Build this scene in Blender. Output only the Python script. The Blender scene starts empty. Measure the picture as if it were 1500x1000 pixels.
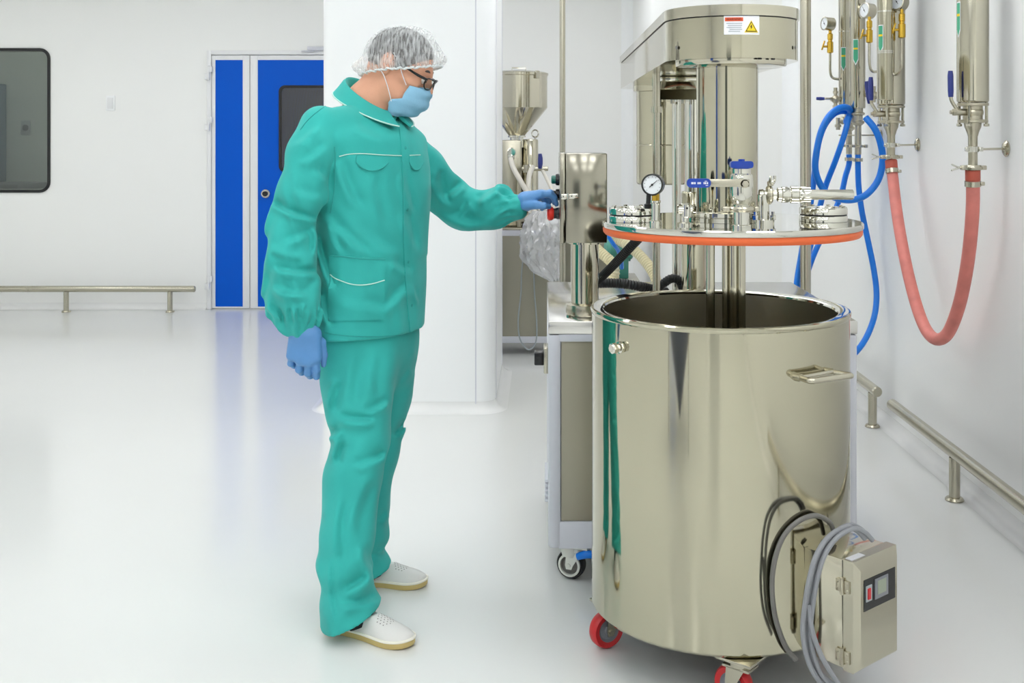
import bpy, bmesh, math, random
import numpy as np
from mathutils import Vector, Matrix
from mathutils.bvhtree import BVHTree

random.seed(7)
SC = bpy.context.scene
COL = SC.collection
PI = math.pi

# ------------------------------------------------------------------ camera, exposure, world
FPX, VX, VY, CAMH = 1650.0, 795.0, 199.0, 1.42     # focal length in pixels, vanishing point, eye height
cam_data = bpy.data.cameras.new('camera')
cam = bpy.data.objects.new('camera', cam_data)
COL.objects.link(cam)
cam.location = (0, 0, CAMH)
cam.rotation_euler = (PI/2, 0, 0)
cam_data.sensor_width = 36
cam_data.lens = FPX/1500*36
cam_data.shift_x = (750-VX)/1500
cam_data.shift_y = (VY-500)/1500
cam_data.clip_start = 0.05
SC.camera = cam
SC.view_settings.view_transform = 'Standard'
SC.view_settings.look = 'None'
SC.view_settings.gamma = 1
SC.view_settings.use_curve_mapping = False
SC.view_settings.exposure = 0.74
SC.cycles.use_denoising = True
SC.cycles.max_bounces = 12
SC.cycles.diffuse_bounces = 6
SC.cycles.glossy_bounces = 6
SC.cycles.transparent_max_bounces = 16
SC.cycles.sample_clamp_indirect = 6
SC.cycles.caustics_reflective = False
SC.cycles.caustics_refractive = False
world = bpy.data.worlds.new('world')
SC.world = world
world.use_nodes = True
world.node_tree.nodes['Background'].inputs[0].default_value = (0.9, 0.95, 1, 1)
world.node_tree.nodes['Background'].inputs[1].default_value = 0.3
LAMP = 4.7          # strength of the ceiling panel lamps

def P(px, py, d):   # photograph pixel + depth in metres -> point in the room
    return Vector(((px-VX)/FPX*d, d, CAMH-(py-VY)/FPX*d))

# ------------------------------------------------------------------ materials
def lin(c):
    return tuple(((v/255)/12.92 if v/255 <= 0.04045 else ((v/255+0.055)/1.055)**2.4) for v in c)
def mat(name, rgb, rough=0.5, metal=0.0, var=0.0, vscale=8.0, bump=0.0, bscale=60.0, rvar=0.0, stretch=(1, 1, 1), alpha=None, emit=0, spec=None, coat=0, sheen=0, trans=0):
    m = bpy.data.materials.new(name)
    m.use_nodes = True
    nt = m.node_tree
    b = nt.nodes['Principled BSDF']
    c = (*lin(rgb), 1)
    b.inputs['Base Color'].default_value = c
    b.inputs['Roughness'].default_value = rough
    b.inputs['Metallic'].default_value = metal
    if spec is not None: b.inputs['Specular IOR Level'].default_value = spec
    if coat: b.inputs['Coat Weight'].default_value = coat; b.inputs['Coat Roughness'].default_value = 0.08
    if sheen: b.inputs['Sheen Weight'].default_value = sheen
    if trans: b.inputs['Transmission Weight'].default_value = trans
    if alpha is not None: b.inputs['Alpha'].default_value = alpha
    if emit:
        b.inputs['Emission Color'].default_value = c
        b.inputs['Emission Strength'].default_value = emit
    if var or bump or rvar:
        tc = nt.nodes.new('ShaderNodeTexCoord')
        mp = nt.nodes.new('ShaderNodeMapping')
        mp.inputs['Scale'].default_value = stretch
        nt.links.new(tc.outputs['Object'], mp.inputs[0])
    if var or rvar:
        n = nt.nodes.new('ShaderNodeTexNoise')
        n.inputs['Scale'].default_value = vscale
        n.inputs['Detail'].default_value = 4
        nt.links.new(mp.outputs[0], n.inputs['Vector'])
    if var:
        mx = nt.nodes.new('ShaderNodeMix'); mx.data_type = 'RGBA'
        nt.links.new(n.outputs['Fac'], mx.inputs['Factor'])
        mx.inputs['A'].default_value = tuple(max(0, v*(1-var)) for v in c[:3])+(1,)
        mx.inputs['B'].default_value = tuple(min(1, v*(1+var)) for v in c[:3])+(1,)
        nt.links.new(mx.outputs['Result'], b.inputs['Base Color'])
    if rvar:
        mr = nt.nodes.new('ShaderNodeMapRange')
        mr.inputs['To Min'].default_value = max(0.02, rough-rvar); mr.inputs['To Max'].default_value = rough+rvar
        nt.links.new(n.outputs['Fac'], mr.inputs['Value'])
        nt.links.new(mr.outputs['Result'], b.inputs['Roughness'])
    if bump:
        n2 = nt.nodes.new('ShaderNodeTexNoise'); n2.inputs['Scale'].default_value = bscale; n2.inputs['Detail'].default_value = 3
        nt.links.new(mp.outputs[0], n2.inputs['Vector'])
        bp = nt.nodes.new('ShaderNodeBump'); bp.inputs['Strength'].default_value = bump; bp.inputs['Distance'].default_value = 0.01
        nt.links.new(n2.outputs['Fac'], bp.inputs['Height'])
        nt.links.new(bp.outputs['Normal'], b.inputs['Normal'])
    return m

def glass_mat(name, tint, gloss=0.12, rough=0.03, scat=0.0, scol=(255, 255, 255)):
    m = bpy.data.materials.new(name); m.use_nodes = True
    nt = m.node_tree; nt.nodes.clear()
    out = nt.nodes.new('ShaderNodeOutputMaterial')
    t = nt.nodes.new('ShaderNodeBsdfTransparent'); t.inputs[0].default_value = (*lin(tint), 1)
    g = nt.nodes.new('ShaderNodeBsdfGlossy'); g.inputs['Roughness'].default_value = rough
    g.inputs[0].default_value = (1, 1, 1, 1)
    lw = nt.nodes.new('ShaderNodeLayerWeight'); lw.inputs[0].default_value = 0.3
    ma = nt.nodes.new('ShaderNodeMath'); ma.operation = 'MULTIPLY_ADD'
    ma.inputs[1].default_value = 0.7; ma.inputs[2].default_value = gloss
    ma.use_clamp = True
    nt.links.new(lw.outputs['Fresnel'], ma.inputs[0])
    mx = nt.nodes.new('ShaderNodeMixShader')
    nt.links.new(ma.outputs[0], mx.inputs[0])
    base = t
    if scat:
        d = nt.nodes.new('ShaderNodeBsdfDiffuse'); d.inputs[0].default_value = (*lin(scol), 1)
        m0 = nt.nodes.new('ShaderNodeMixShader'); m0.inputs[0].default_value = scat
        nt.links.new(t.outputs[0], m0.inputs[1]); nt.links.new(d.outputs[0], m0.inputs[2])
        base = m0
    nt.links.new(base.outputs[0], mx.inputs[1]); nt.links.new(g.outputs[0], mx.inputs[2])
    nt.links.new(mx.outputs[0], out.inputs[0])
    return m

M = {}
M['wall'] = mat('wall_paint', (246, 246, 243), 0.42, var=0.015, vscale=1.5, spec=0.3)
M['panel'] = mat('wall_panel_white', (248, 249, 249), 0.32, spec=0.35)
M['ceil'] = mat('ceiling_white', (248, 248, 246), 0.6)
M['floor'] = mat('floor_epoxy', (221, 222, 219), 0.16, var=0.02, vscale=0.8, rvar=0.03, spec=0.5)
M['cove'] = mat('cove_epoxy', (232, 232, 230), 0.2)
M['white'] = mat('white_coated_aluminium', (236, 236, 236), 0.3)
M['alu'] = mat('pale_grey_profile', (214, 215, 222), 0.3, metal=0.0)
M['blue'] = mat('door_blue', (0, 90, 206), 0.3, spec=0.15)
M['black'] = mat('black_rubber', (22, 22, 23), 0.5)
M['blackg'] = mat('black_gloss', (20, 20, 22), 0.25)
M['steel'] = mat('polished_steel', (198, 193, 175), 0.09, metal=1, rvar=0.03, vscale=3, stretch=(1, 1, .3))
M['tank'] = mat('mirror_steel', (188, 183, 162), 0.07, metal=1, rvar=0.02, vscale=2, stretch=(1, 1, .2))
M['inner'] = mat('inner_steel', (196, 190, 174), 0.25, metal=1, rvar=0.05, vscale=6, stretch=(1, 1, .1))
M['mirror'] = mat('bright_steel', (212, 210, 200), 0.05, metal=1)
M['satin'] = mat('satin_steel', (190, 185, 168), 0.26, metal=1, rvar=0.03, vscale=5, stretch=(1, 1, .2))
M['brush'] = mat('brushed_steel', (160, 156, 142), 0.32, metal=1, rvar=0.05, vscale=12, stretch=(1, 1, 12))
M['boxsteel'] = mat('box_steel', (158, 154, 140), 0.13, metal=1, rvar=0.05, vscale=9)
M['cast'] = mat('cast_steel', (190, 184, 165), 0.3, metal=1, bump=0.15, bscale=120)
M['brass'] = mat('brass', (214, 176, 72), 0.25, metal=1)
M['orange'] = mat('silicone_orange', (228, 104, 52), 0.55, var=0.05)
M['red'] = mat('red_polyurethane', (196, 36, 40), 0.4)
M['redbtn'] = mat('red_plastic', (228, 52, 40), 0.3)
M['green'] = mat('green_plastic', (10, 110, 92), 0.3)
M['bluep'] = mat('blue_vinyl', (18, 62, 160), 0.35)
M['navy'] = mat('navy_vinyl', (44, 56, 130), 0.4)
M['hose'] = mat('blue_hose', (8, 122, 226), 0.35, bump=0.1, bscale=40)
M['redhose'] = mat('red_rubber_hose', (222, 132, 122), 0.5, var=0.25, vscale=16, bump=0.1, bscale=30)
M['grey'] = mat('grey_cable', (136, 138, 142), 0.45)
M['dgrey'] = mat('dark_grey_cable', (112, 110, 106), 0.4)
M['topsteel'] = mat('top_sheet_steel', (216, 214, 209), 0.16, metal=1, rvar=0.04, vscale=6)
M['wheelgrey'] = mat('grey_plastic', (128, 130, 136), 0.4)
M['caster'] = mat('cream_coated_steel', (226, 226, 216), 0.4)
M['cream'] = mat('cream_plastic_hose', (226, 216, 176), 0.5)
M['whitehose'] = mat('white_hose', (225, 220, 208), 0.5)
M['teal'] = mat('teal_enamel', (70, 140, 125), 0.4)
M['dial'] = mat('dial_white', (232, 236, 238), 0.4)
M['label'] = mat('label_white', (232, 232, 236), 0.5)
M['labelo'] = mat('label_orange', (226, 92, 48), 0.5)
M['labely'] = mat('label_yellow', (240, 208, 20), 0.5)
M['labelg'] = mat('label_green', (70, 170, 130), 0.5)
M['labelgrey'] = mat('label_grey', (160, 168, 172), 0.5)
M['glass'] = glass_mat('window_glass', (190, 196, 190), 0.05)
M['gglass'] = glass_mat('door_glass', (150, 156, 162), 0.08)
M['bag'] = glass_mat('clear_film', (238, 238, 240), 0.18, 0.12, 0.34, (240, 240, 242))
M['lens'] = glass_mat('lens', (226, 228, 226), 0.08)
def cloth_material():
    m = mat('green_cotton', (54, 174, 166), 0.8, var=0.2, vscale=6.5, sheen=0.08, spec=0.25)
    nt = m.node_tree; b = nt.nodes['Principled BSDF']
    tc = nt.nodes.new('ShaderNodeTexCoord')
    mp = nt.nodes.new('ShaderNodeMapping'); mp.inputs['Scale'].default_value = (1.0, 1.0, .75); mp.inputs['Rotation'].default_value = (.5, .3, .2)
    n1 = nt.nodes.new('ShaderNodeTexNoise'); n1.noise_type = 'RIDGED_MULTIFRACTAL'; n1.inputs['Scale'].default_value = 7.5; n1.inputs['Detail'].default_value = 1.5
    n1.inputs['Distortion'].default_value = .6
    n2 = nt.nodes.new('ShaderNodeTexNoise'); n2.inputs['Scale'].default_value = 260; n2.inputs['Detail'].default_value = 1
    b1 = nt.nodes.new('ShaderNodeBump'); b1.inputs['Strength'].default_value = .7; b1.inputs['Distance'].default_value = .024
    b2 = nt.nodes.new('ShaderNodeBump'); b2.inputs['Strength'].default_value = .10; b2.inputs['Distance'].default_value = .002
    L = nt.links.new
    L(tc.outputs['Object'], mp.inputs[0]); L(mp.outputs[0], n1.inputs['Vector']); L(mp.outputs[0], n2.inputs['Vector'])
    L(n1.outputs['Fac'], b1.inputs['Height']); L(n2.outputs['Fac'], b2.inputs['Height']); L(b1.outputs['Normal'], b2.inputs['Normal']); L(b2.outputs['Normal'], b.inputs['Normal'])
    return m
M['fabric'] = cloth_material()
M['fabricd'] = mat('green_cotton_seam', (44, 158, 150), 0.8)
M['piping'] = mat('white_piping', (190, 228, 216), 0.6)
M['glove'] = mat('blue_nitrile', (90, 144, 200), 0.42, var=0.06, vscale=30, bump=0.12, bscale=90)
M['skin'] = mat('skin', (220, 162, 132), 0.5, var=0.07, vscale=18, bump=0.05, bscale=200)
M['hair'] = mat('hair_grey_brown', (66, 62, 60), 0.6, var=0.5, vscale=60, bump=0.5, bscale=120)
M['mask'] = mat('mask_blue', (138, 188, 216), 0.7, bump=0.08, bscale=200)
M['sock'] = mat('sock_black', (22, 24, 28), 0.8)
M['shoe'] = mat('shoe_leather', (218, 216, 212), 0.45, bump=0.06, bscale=90)
M['sole'] = mat('gum_sole', (196, 174, 112), 0.5)
M['welt'] = mat('shoe_welt', (234, 230, 216), 0.5)
M['lamp'] = mat('lamp_diffuser', (250, 252, 255), 0.5, emit=LAMP)
M['screen'] = mat('lcd_grey', (150, 158, 140), 0.3)

# translucent bouffant cap: fine non-woven stripes over the hair
def cap_material():
    m = bpy.data.materials.new('nonwoven_cap'); m.use_nodes = True
    nt = m.node_tree; nt.nodes.clear()
    out = nt.nodes.new('ShaderNodeOutputMaterial')
    tr = nt.nodes.new('ShaderNodeBsdfTransparent')
    d = nt.nodes.new('ShaderNodeBsdfDiffuse'); d.inputs[0].default_value = (0.86, 0.88, 0.88, 1)
    tl = nt.nodes.new('ShaderNodeBsdfTranslucent'); tl.inputs[0].default_value = (0.86, 0.88, 0.88, 1)
    ad = nt.nodes.new('ShaderNodeMixShader'); ad.inputs[0].default_value = 0.35
    tc = nt.nodes.new('ShaderNodeTexCoord')
    mp = nt.nodes.new('ShaderNodeMapping'); mp.inputs['Scale'].default_value = (190, 60, 26)
    mp.inputs['Rotation'].default_value = (0, 0.25, 0)
    n = nt.nodes.new('ShaderNodeTexNoise'); n.inputs['Scale'].default_value = 1.0; n.inputs['Detail'].default_value = 4
    mr = nt.nodes.new('ShaderNodeMapRange')
    mr.inputs['From Min'].default_value = 0.35; mr.inputs['From Max'].default_value = 0.68
    mr.inputs['To Min'].default_value = 0.15; mr.inputs['To Max'].default_value = 0.74
    mx = nt.nodes.new('ShaderNodeMixShader')
    L = nt.links.new
    L(tc.outputs['Object'], mp.inputs[0]); L(mp.outputs[0], n.inputs['Vector']); L(n.outputs['Fac'], mr.inputs['Value'])
    L(mr.outputs[0], mx.inputs[0]); L(d.outputs[0], ad.inputs[1]); L(tl.outputs[0], ad.inputs[2])
    L(tr.outputs[0], mx.inputs[1]); L(ad.outputs[0], mx.inputs[2]); L(mx.outputs[0], out.inputs[0])
    return m
M['cap'] = cap_material()
M['band'] = mat('cap_elastic', (226, 230, 230), 0.8, bump=0.3, bscale=260)

# ------------------------------------------------------------------ mesh builder
def frame(axis):
    a = Vector(axis).normalized()
    h = Vector((0, 0, 1)) if abs(a.z) < 0.9 else Vector((1, 0, 0))
    u = h.cross(a).normalized()
    return u, a.cross(u).normalized(), a

def catmull(pts, n):
    pts = [Vector(p) for p in pts]
    if len(pts) < 3: n = max(n, 1)
    out = []
    q = [2*pts[0]-pts[1]] + pts + [2*pts[-1]-pts[-2]]
    for i in range(len(pts)-1):
        p0, p1, p2, p3 = q[i:i+4]
        for k in range(n):
            t = k/n
            out.append(0.5*((2*p1)+(p2-p0)*t+(2*p0-5*p1+4*p2-p3)*t*t+(3*p1-p0-3*p2+p3)*t*t*t))
    out.append(pts[-1])
    return out

class MB:
    def __init__(s): s.v = []; s.f = []
    def add(s, vs, fs):
        o = len(s.v); s.v += [Vector(p) for p in vs]; s.f += [tuple(i+o for i in f) for f in fs]; return s
    def box(s, c, size, rot=None, bevel=0.0, seg=2):
        bm = bmesh.new(); bmesh.ops.create_cube(bm, size=1)
        for p in bm.verts: p.co = Vector((p.co.x*size[0], p.co.y*size[1], p.co.z*size[2]))
        if bevel: bmesh.ops.bevel(bm, geom=list(bm.edges), offset=min(bevel, min(size)*.45), segments=seg, affect='EDGES', profile=0.5)
        R = rot if rot is not None else Matrix.Identity(3)
        bm.verts.index_update()
        s.add([R @ p.co + Vector(c) for p in bm.verts], [[q.index for q in f.verts] for f in bm.faces]); bm.free(); return s
    def bb(s, x0, x1, y0, y1, z0, z1, bevel=0.0):
        return s.box(((x0+x1)/2, (y0+y1)/2, (z0+z1)/2), (abs(x1-x0), abs(y1-y0), abs(z1-z0)), None, bevel)
    def lathe(s, prof, c=(0, 0, 0), axis=(0, 0, 1), segs=40, close=False):
        u, w, a = frame(axis); c = Vector(c); o = len(s.v); n = len(prof); ring = []
        for (r, h) in prof:
            if r < 1e-6: ring.append([len(s.v)]); s.v.append(c+a*h)
            else:
                ring.append(list(range(len(s.v), len(s.v)+segs)))
                for k in range(segs):
                    t = 2*PI*k/segs; s.v.append(c+a*h+(u*math.cos(t)+w*math.sin(t))*r)
        for i in range(n if close else n-1):
            A, B = ring[i], ring[(i+1) % n]
            for k in range(segs):
                k2 = (k+1) % segs
                if len(A) == 1 and len(B) == 1: continue
                if len(A) == 1: s.f.append((A[0], B[k2], B[k]))
                elif len(B) == 1: s.f.append((A[k], A[k2], B[0]))
                else: s.f.append((A[k], A[k2], B[k2], B[k]))
        return s
    def cyl(s, p0, p1, r0, r1=None, segs=24, bev=0.0):
        p0 = Vector(p0); p1 = Vector(p1); L = (p1-p0).length; r1 = r0 if r1 is None else r1
        if bev: prof = [(0, 0), (r0-bev, 0), (r0, bev), (r1, L-bev), (r1-bev, L), (0, L)]
        else: prof = [(0, 0), (r0, 0), (r1, L), (0, L)]
        return s.lathe(prof, p0, p1-p0, segs)
    def pipe(s, p0, p1, r, ri, segs=32):
        p0 = Vector(p0); p1 = Vector(p1); L = (p1-p0).length
        return s.lathe([(ri, 0), (r, 0), (r, L), (ri, L)], p0, p1-p0, segs, close=True)
    def torus(s, c, R, r, axis=(0, 0, 1), segs=40, k=10):
        return s.lathe([(R+r*math.cos(2*PI*i/k), r*math.sin(2*PI*i/k)) for i in range(k)], c, axis, segs, close=True)
    def ball(s, c, r, axis=(0, 0, 1), segs=20, n=10, sq=1.0):
        return s.lathe([(r*math.sin(PI*i/n), -r*sq*math.cos(PI*i/n)) for i in range(n+1)], c, axis, segs)
    def tube(s, pts, r, segs=12, n=8, caps=True, closed=False, rfun=None):
        p = catmull(pts, n) if n > 1 and len(pts) > 2 else [Vector(q) for q in pts]
        N = len(p); rr = r if isinstance(r, (list, tuple)) else None
        t0 = (p[1]-p[0]).normalized(); u, w, _ = frame(t0); o = len(s.v); prev = t0
        for i in range(N):
            t = (p[min(i+1, N-1)]-p[max(i-1, 0)]).normalized()
            q = prev.rotation_difference(t); u = q @ u; w = t.cross(u).normalized(); u = w.cross(t).normalized(); prev = t
            f = i/(N-1)
            rad = (np.interp(f*(len(rr)-1), range(len(rr)), rr) if rr else r)
            if rfun: rad = rfun(f, i)*rad
            for k in range(segs):
                a = 2*PI*k/segs; s.v.append(p[i]+(u*math.cos(a)+w*math.sin(a))*float(rad))
        for i in range(N-1):
            for k in range(segs):
                k2 = (k+1) % segs
                s.f.append((o+i*segs+k, o+i*segs+k2, o+(i+1)*segs+k2, o+(i+1)*segs+k))
        if caps:
            s.f.append(tuple(o+k for k in range(segs-1, -1, -1))); s.f.append(tuple(o+(N-1)*segs+k for k in range(segs)))
        return s
    def prism(s, poly, lo, hi, fn=None):   # poly: 2D outline, fn(a, b, h) -> point
        fn = fn or (lambda a, b, h: (a, b, h)); n = len(poly)
        return s.add([fn(a, b, lo) for a, b in poly]+[fn(a, b, hi) for a, b in poly],
                     [tuple(range(n-1, -1, -1)), tuple(range(n, 2*n))]+[(i, (i+1) % n, n+(i+1) % n, n+i) for i in range(n)])
    def ringprism(s, out, inn, lo, hi, fn):  # frame between two outlines with equal counts
        n = len(out); o = [fn(a, b, h) for h in (lo, hi) for a, b in out]; q = [fn(a, b, h) for h in (lo, hi) for a, b in inn]
        fs = []
        for i in range(n):
            j = (i+1) % n
            fs += [(i, j, n+j, n+i), (2*n+i, 3*n+i, 3*n+j, 2*n+j), (n+i, n+j, 3*n+j, 3*n+i), (i, 2*n+i, 2*n+j, j)]
        return s.add(o+q, fs)

WL = {}
def mesh_obj(name, vs, fs, m, origin, angle=35, smooth=True):
    me = bpy.data.meshes.new(name)
    me.from_pydata([tuple(Vector(p)-Vector(origin)) for p in vs], [], fs)
    me.update()
    bm = bmesh.new(); bm.from_mesh(me); bmesh.ops.recalc_face_normals(bm, faces=bm.faces); bm.to_mesh(me); bm.free()
    if smooth:
        me.shade_smooth()
        if angle: me.set_sharp_from_angle(angle=math.radians(angle))
    me.materials.append(m)
    o = bpy.data.objects.new(name, me); COL.objects.link(o)
    return o
def part(name, mb, m, parent, angle=35, label=None):
    w = WL[parent]
    o = mesh_obj(name, mb.v, mb.f, m, w, angle)
    o.parent = parent; WL[o] = w.copy()
    if label: o['label'] = label
    return o
def tag(o, label, cat, group=None):
    o['label'] = label; o['category'] = cat
    if group: o['group'] = group
    return o
def base_of(vs):
    xs = [p[0] for p in vs]; ys = [p[1] for p in vs]; zs = [p[2] for p in vs]
    return Vector(((min(xs)+max(xs))/2, (min(ys)+max(ys))/2, min(zs)))
def single(name, mb, m, label, cat, group=None, angle=35):
    b = base_of(mb.v); o = mesh_obj(name, mb.v, mb.f, m, b, angle); o.location = b; WL[o] = b
    return tag(o, label, cat, group)
def struct(name, mb, m, parent=None, angle=35):
    if parent: return part(name, mb, m, parent, angle)
    b = base_of(mb.v); o = mesh_obj(name, mb.v, mb.f, m, b, angle); o.location = b; WL[o] = b
    o['kind'] = 'structure'; return o
def thing(name, loc, label=None, cat=None, group=None):
    o = bpy.data.objects.new(name, None); COL.objects.link(o); o.location = loc; o.empty_display_size = .1
    WL[o] = Vector(loc)
    if label: tag(o, label, cat, group)
    else: o['kind'] = 'structure'
    return o
def rrect(x0, x1, z0, z1, r, n=6):
    out = []
    for cx, cz, a0 in ((x1-r, z1-r, 0), (x0+r, z1-r, 90), (x0+r, z0+r, 180), (x1-r, z0+r, 270)):
        for k in range(n+1):
            a = math.radians(a0+90*k/n); out.append((cx+r*math.cos(a), cz+r*math.sin(a)))
    return out
def text_part(name, s, m, parent, loc, xdir, zdir, size, depth=0.0004):
    c = bpy.data.curves.new(name, 'FONT'); c.body = s; c.size = size; c.extrude = depth; c.align_x = 'CENTER'; c.align_y = 'CENTER'
    tmp = bpy.data.objects.new('tmp_text', c); COL.objects.link(tmp)
    me = bpy.data.meshes.new_from_object(tmp.evaluated_get(bpy.context.evaluated_depsgraph_get()))
    bpy.data.objects.remove(tmp)
    X = Vector(xdir).normalized(); Z = Vector(zdir).normalized(); N = X.cross(Z)
    for p in me.vertices: p.co = Vector(loc)+X*p.co.x+Z*p.co.y+N*p.co.z-WL[parent]
    me.materials.clear(); me.materials.append(m)
    o = bpy.data.objects.new(name, me); COL.objects.link(o); o.parent = parent; WL[o] = WL[parent].copy()
    return o
# ================================================================== THE ROOM
XR, YB, XL, YF, ZC = 1.70, 9.25, -6.4, -4.5, 2.95
struct('floor', MB().bb(XL-.2, XR+.2, YF-.2, YB+.2, -.08, 0), M['floor'])
struct('ceiling', MB().bb(XL-.2, XR+.2, YF-.2, YB+.2, ZC, ZC+.1), M['ceil'])
struct('wall_right', MB().bb(XR, XR+.12, YF-.1, YB+.1, 0, ZC), M['wall'])
struct('wall_left', MB().bb(XL-.12, XL, YF-.1, YB+.1, 0, ZC), M['wall'])
struct('wall_front', MB().bb(XL-.1, XR+.1, YF-.12, YF, 0, ZC), M['wall'])
# back wall with a window opening and a door opening
def bx(p): return (p-VX)/FPX*YB
def bz(p): return CAMH-(p-VY)/FPX*YB
wx0, wx1, wz0, wz1 = -5.75, bx(74), bz(282), bz(70.5)
dx0, dx1, dz1 = bx(304), bx(304)+1.36, bz(74)
T = .10
wb = MB()
wb.bb(XL-.1, wx0+.026, YB, YB+T, 0, ZC).bb(wx0+.026, wx1-.026, YB, YB+T, 0, wz0+.026).bb(wx0+.026, wx1-.026, YB, YB+T, wz1-.026, ZC)
wb.bb(wx1-.026, dx0, YB, YB+T, 0, ZC).bb(dx0, dx1, YB, YB+T, dz1, ZC).bb(dx1, XR+.1, YB, YB+T, 0, ZC)
struct('wall_back', wb, M['wall'])
# neighbouring room seen through the glass
struct('wall_beyond_back', MB().bb(XL, XR, 11.6, 11.7, 0, ZC), M['wall'])
struct('floor_beyond', MB().bb(XL, XR, YB+T, 11.6, -.08, 0), M['wall']); struct('ceiling_beyond', MB().bb(XL, XR, YB+T, 11.6, ZC, ZC+.1), M['ceil'])
struct('wall_beyond_left', MB().bb(XL-.1, XL, YB+T, 11.7, 0, ZC), M['wall']); struct('wall_beyond_right', MB().bb(XR, XR+.1, YB+T, 11.7, 0, ZC), M['wall'])
def fnback(y): return lambda a, b, h: (a, y-h, b)

# window: flush pane with a black rubber gasket
w = thing('window_1', ((wx0+wx1)/2, YB, wz0))
R0 = rrect(wx0, wx1, wz0, wz1, .085); R1 = rrect(wx0+.022, wx1-.022, wz0+.022, wz1-.022, .066)
part('gasket', MB().ringprism(R0, R1, -.004, .012, fnback(YB)), M['black'], w)
part('pane', MB().prism(R1, .001, .006, fnback(YB)), M['glass'], w)

# double door: narrow fixed leaf and wide leaf, blue panels in white profiles
d = thing('door_1', ((dx0+dx1)/2, YB, 0))
fw = .035
part('door_frame', MB().bb(dx0, dx0+fw, YB-.025, YB+T, 0, dz1, .004).bb(dx1-fw, dx1, YB-.025, YB+T, 0, dz1, .004).bb(dx0+fw, dx1-fw, YB-.025, YB+T, dz1-fw, dz1, .004), M['white'], d)
def leaf(xa, xb, panel_x0, panel_x1, win=False):
    z0, z1 = .008, dz1-fw-.006
    pz0, pz1 = .02, bz(88)
    lf = MB()
    y0, y1 = YB-.012, YB+.03
    lf.bb(xa, panel_x0, y0, y1, z0, z1, .003).bb(panel_x1, xb, y0, y1, z0, z1, .003).bb(panel_x0, panel_x1, y0, y1, pz1, z1, .003).bb(panel_x0, panel_x1, y0, y1, z0, pz0, .003)
    l = part('door_leaf', lf, M['white'], d)
    part('door_panel', MB().bb(panel_x0, panel_x1, y0+.006, y1-.004, pz0, pz1), M['blue'], l)
    return l
xm = bx(366.5)
leaf(dx0+fw+.003, xm-.003, bx(316), bx(356))
l2 = leaf(xm+.003, dx1-fw-.003, bx(378), dx1-fw-.003-.055)
gx0, gx1, gz0, gz1 = bx(409), bx(409)+.46, bz(252), bz(125)
G0 = rrect(gx0, gx1, gz0, gz1, .05); G1 = rrect(gx0+.022, gx1-.022, gz0+.022, gz1-.022, .034)
part('window_gasket', MB().ringprism(G0, G1, 0, .012, fnback(YB-.006)), M['black'], l2)
part('pane', MB().prism(G1, 0, .005, fnback(YB-.006)), M['gglass'], l2)
part('pale_blind', MB().bb(gx0+.025, gx0+.30, YB-.0035, YB-.0028, gz0+.025, gz0+.42), M['alu'], l2) if False else None
lk = bx(389.5), bz(283.5)
part('lock_knob', MB().lathe([(.036, 0), (.036, .006), (.03, .012), (.021, .012)], (lk[0], YB-.012, lk[1]), (0, -1, 0), 24), M['mirror'], l2)
part('lock_cylinder', MB().lathe([(0, .03), (.018, .03), (.021, .026), (.021, .006), (0, .006)], (lk[0], YB-.012, lk[1]), (0, -1, 0), 20), M['black'], l2)
for py in (107, 181, 413):
    hz = bz(py)
    part('hinge', MB().bb(dx0+.012, dx0+.05, YB-.048, YB-.02, hz+.005, hz+.055, .006).bb(dx0-.012, dx0+.03, YB-.048, YB-.02, hz-.055, hz-.005, .006).cyl((dx0+.02, YB-.045, hz-.06), (dx0+.02, YB-.045, hz+.06), .009), M['white'], d)
part('door_closer', MB().bb(bx(452), bx(452)+.24, YB-.06, YB-.025, dz1-.002, dz1+.03, .006).bb(bx(452)-.05, bx(452)+.05, YB-.05, YB-.03, dz1-.012, dz1-.002, .002), M['alu'], d)

# pillar in the middle of the room, rounded corner profiles
def roundprism(x0, x1, y0, y1, r, z0, z1):
    return MB().prism(rrect(x0, x1, y0, y1, r, 8), z0, z1)
px0, px1, py0, py1 = -1.143, -.245, 5.80, 6.87
struct('wall_pillar', roundprism(px0, px1, py0, py1, .085, 0, ZC), M['panel'])
sx0, sy0 = .735, 7.58
struct('wall_shaft', roundprism(sx0, XR+.1, sy0, YB+.1, .11, 0, ZC), M['wall'])
# thin joint trims of the pillar corner profiles
k = 0
for (x, y) in ((px1-.1, py0-.0015), (px1+.0015, py0+.1), (px1+.0015, py1-.1)):
    k += 1
    s = struct('trim_%d' % k, MB().box((x, y, ZC/2), (.006, .003, ZC) if y < py0 else (.003, .006, ZC)), M['alu'])

# coved skirting: concave quarter round running along a polyline, floor colour
def cove(name, pts, inward, h=.062, n=8):
    mb = MB()
    prof = [(0, h)] + [(h-h*math.cos(t*PI/2/n), h-h*math.sin(t*PI/2/n)) for t in range(n+1)] + [(0, 0)]
    prof = [(0, h)] + [(h*(1-math.cos(t*PI/2/n)), h*(1-math.sin(t*PI/2/n))) for t in range(1, n+1)]
    N = len(pts); rows = []
    for i, p in enumerate(pts):
        q = inward[i]
        for (a, z) in prof: mb.v.append(Vector((p[0]+q[0]*(a-.001), p[1]+q[1]*(a-.001), z+.0005)))
        mb.v.append(Vector((p[0]-q[0]*.004, p[1]-q[1]*.004, -.004)))
    m = len(prof)+1
    for i in range(N-1):
        for k in range(m): mb.f.append((i*m+k, i*m+(k+1) % m, (i+1)*m+(k+1) % m, (i+1)*m+k))
    mb.f.append(tuple(range(m))); mb.f.append(tuple((N-1)*m+k for k in range(m)))
    return struct(name, mb, M['cove'])
cove('baseboard_back', [(XL, YB), (dx0-.002, YB)], [(0, -1)]*2)
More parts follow.
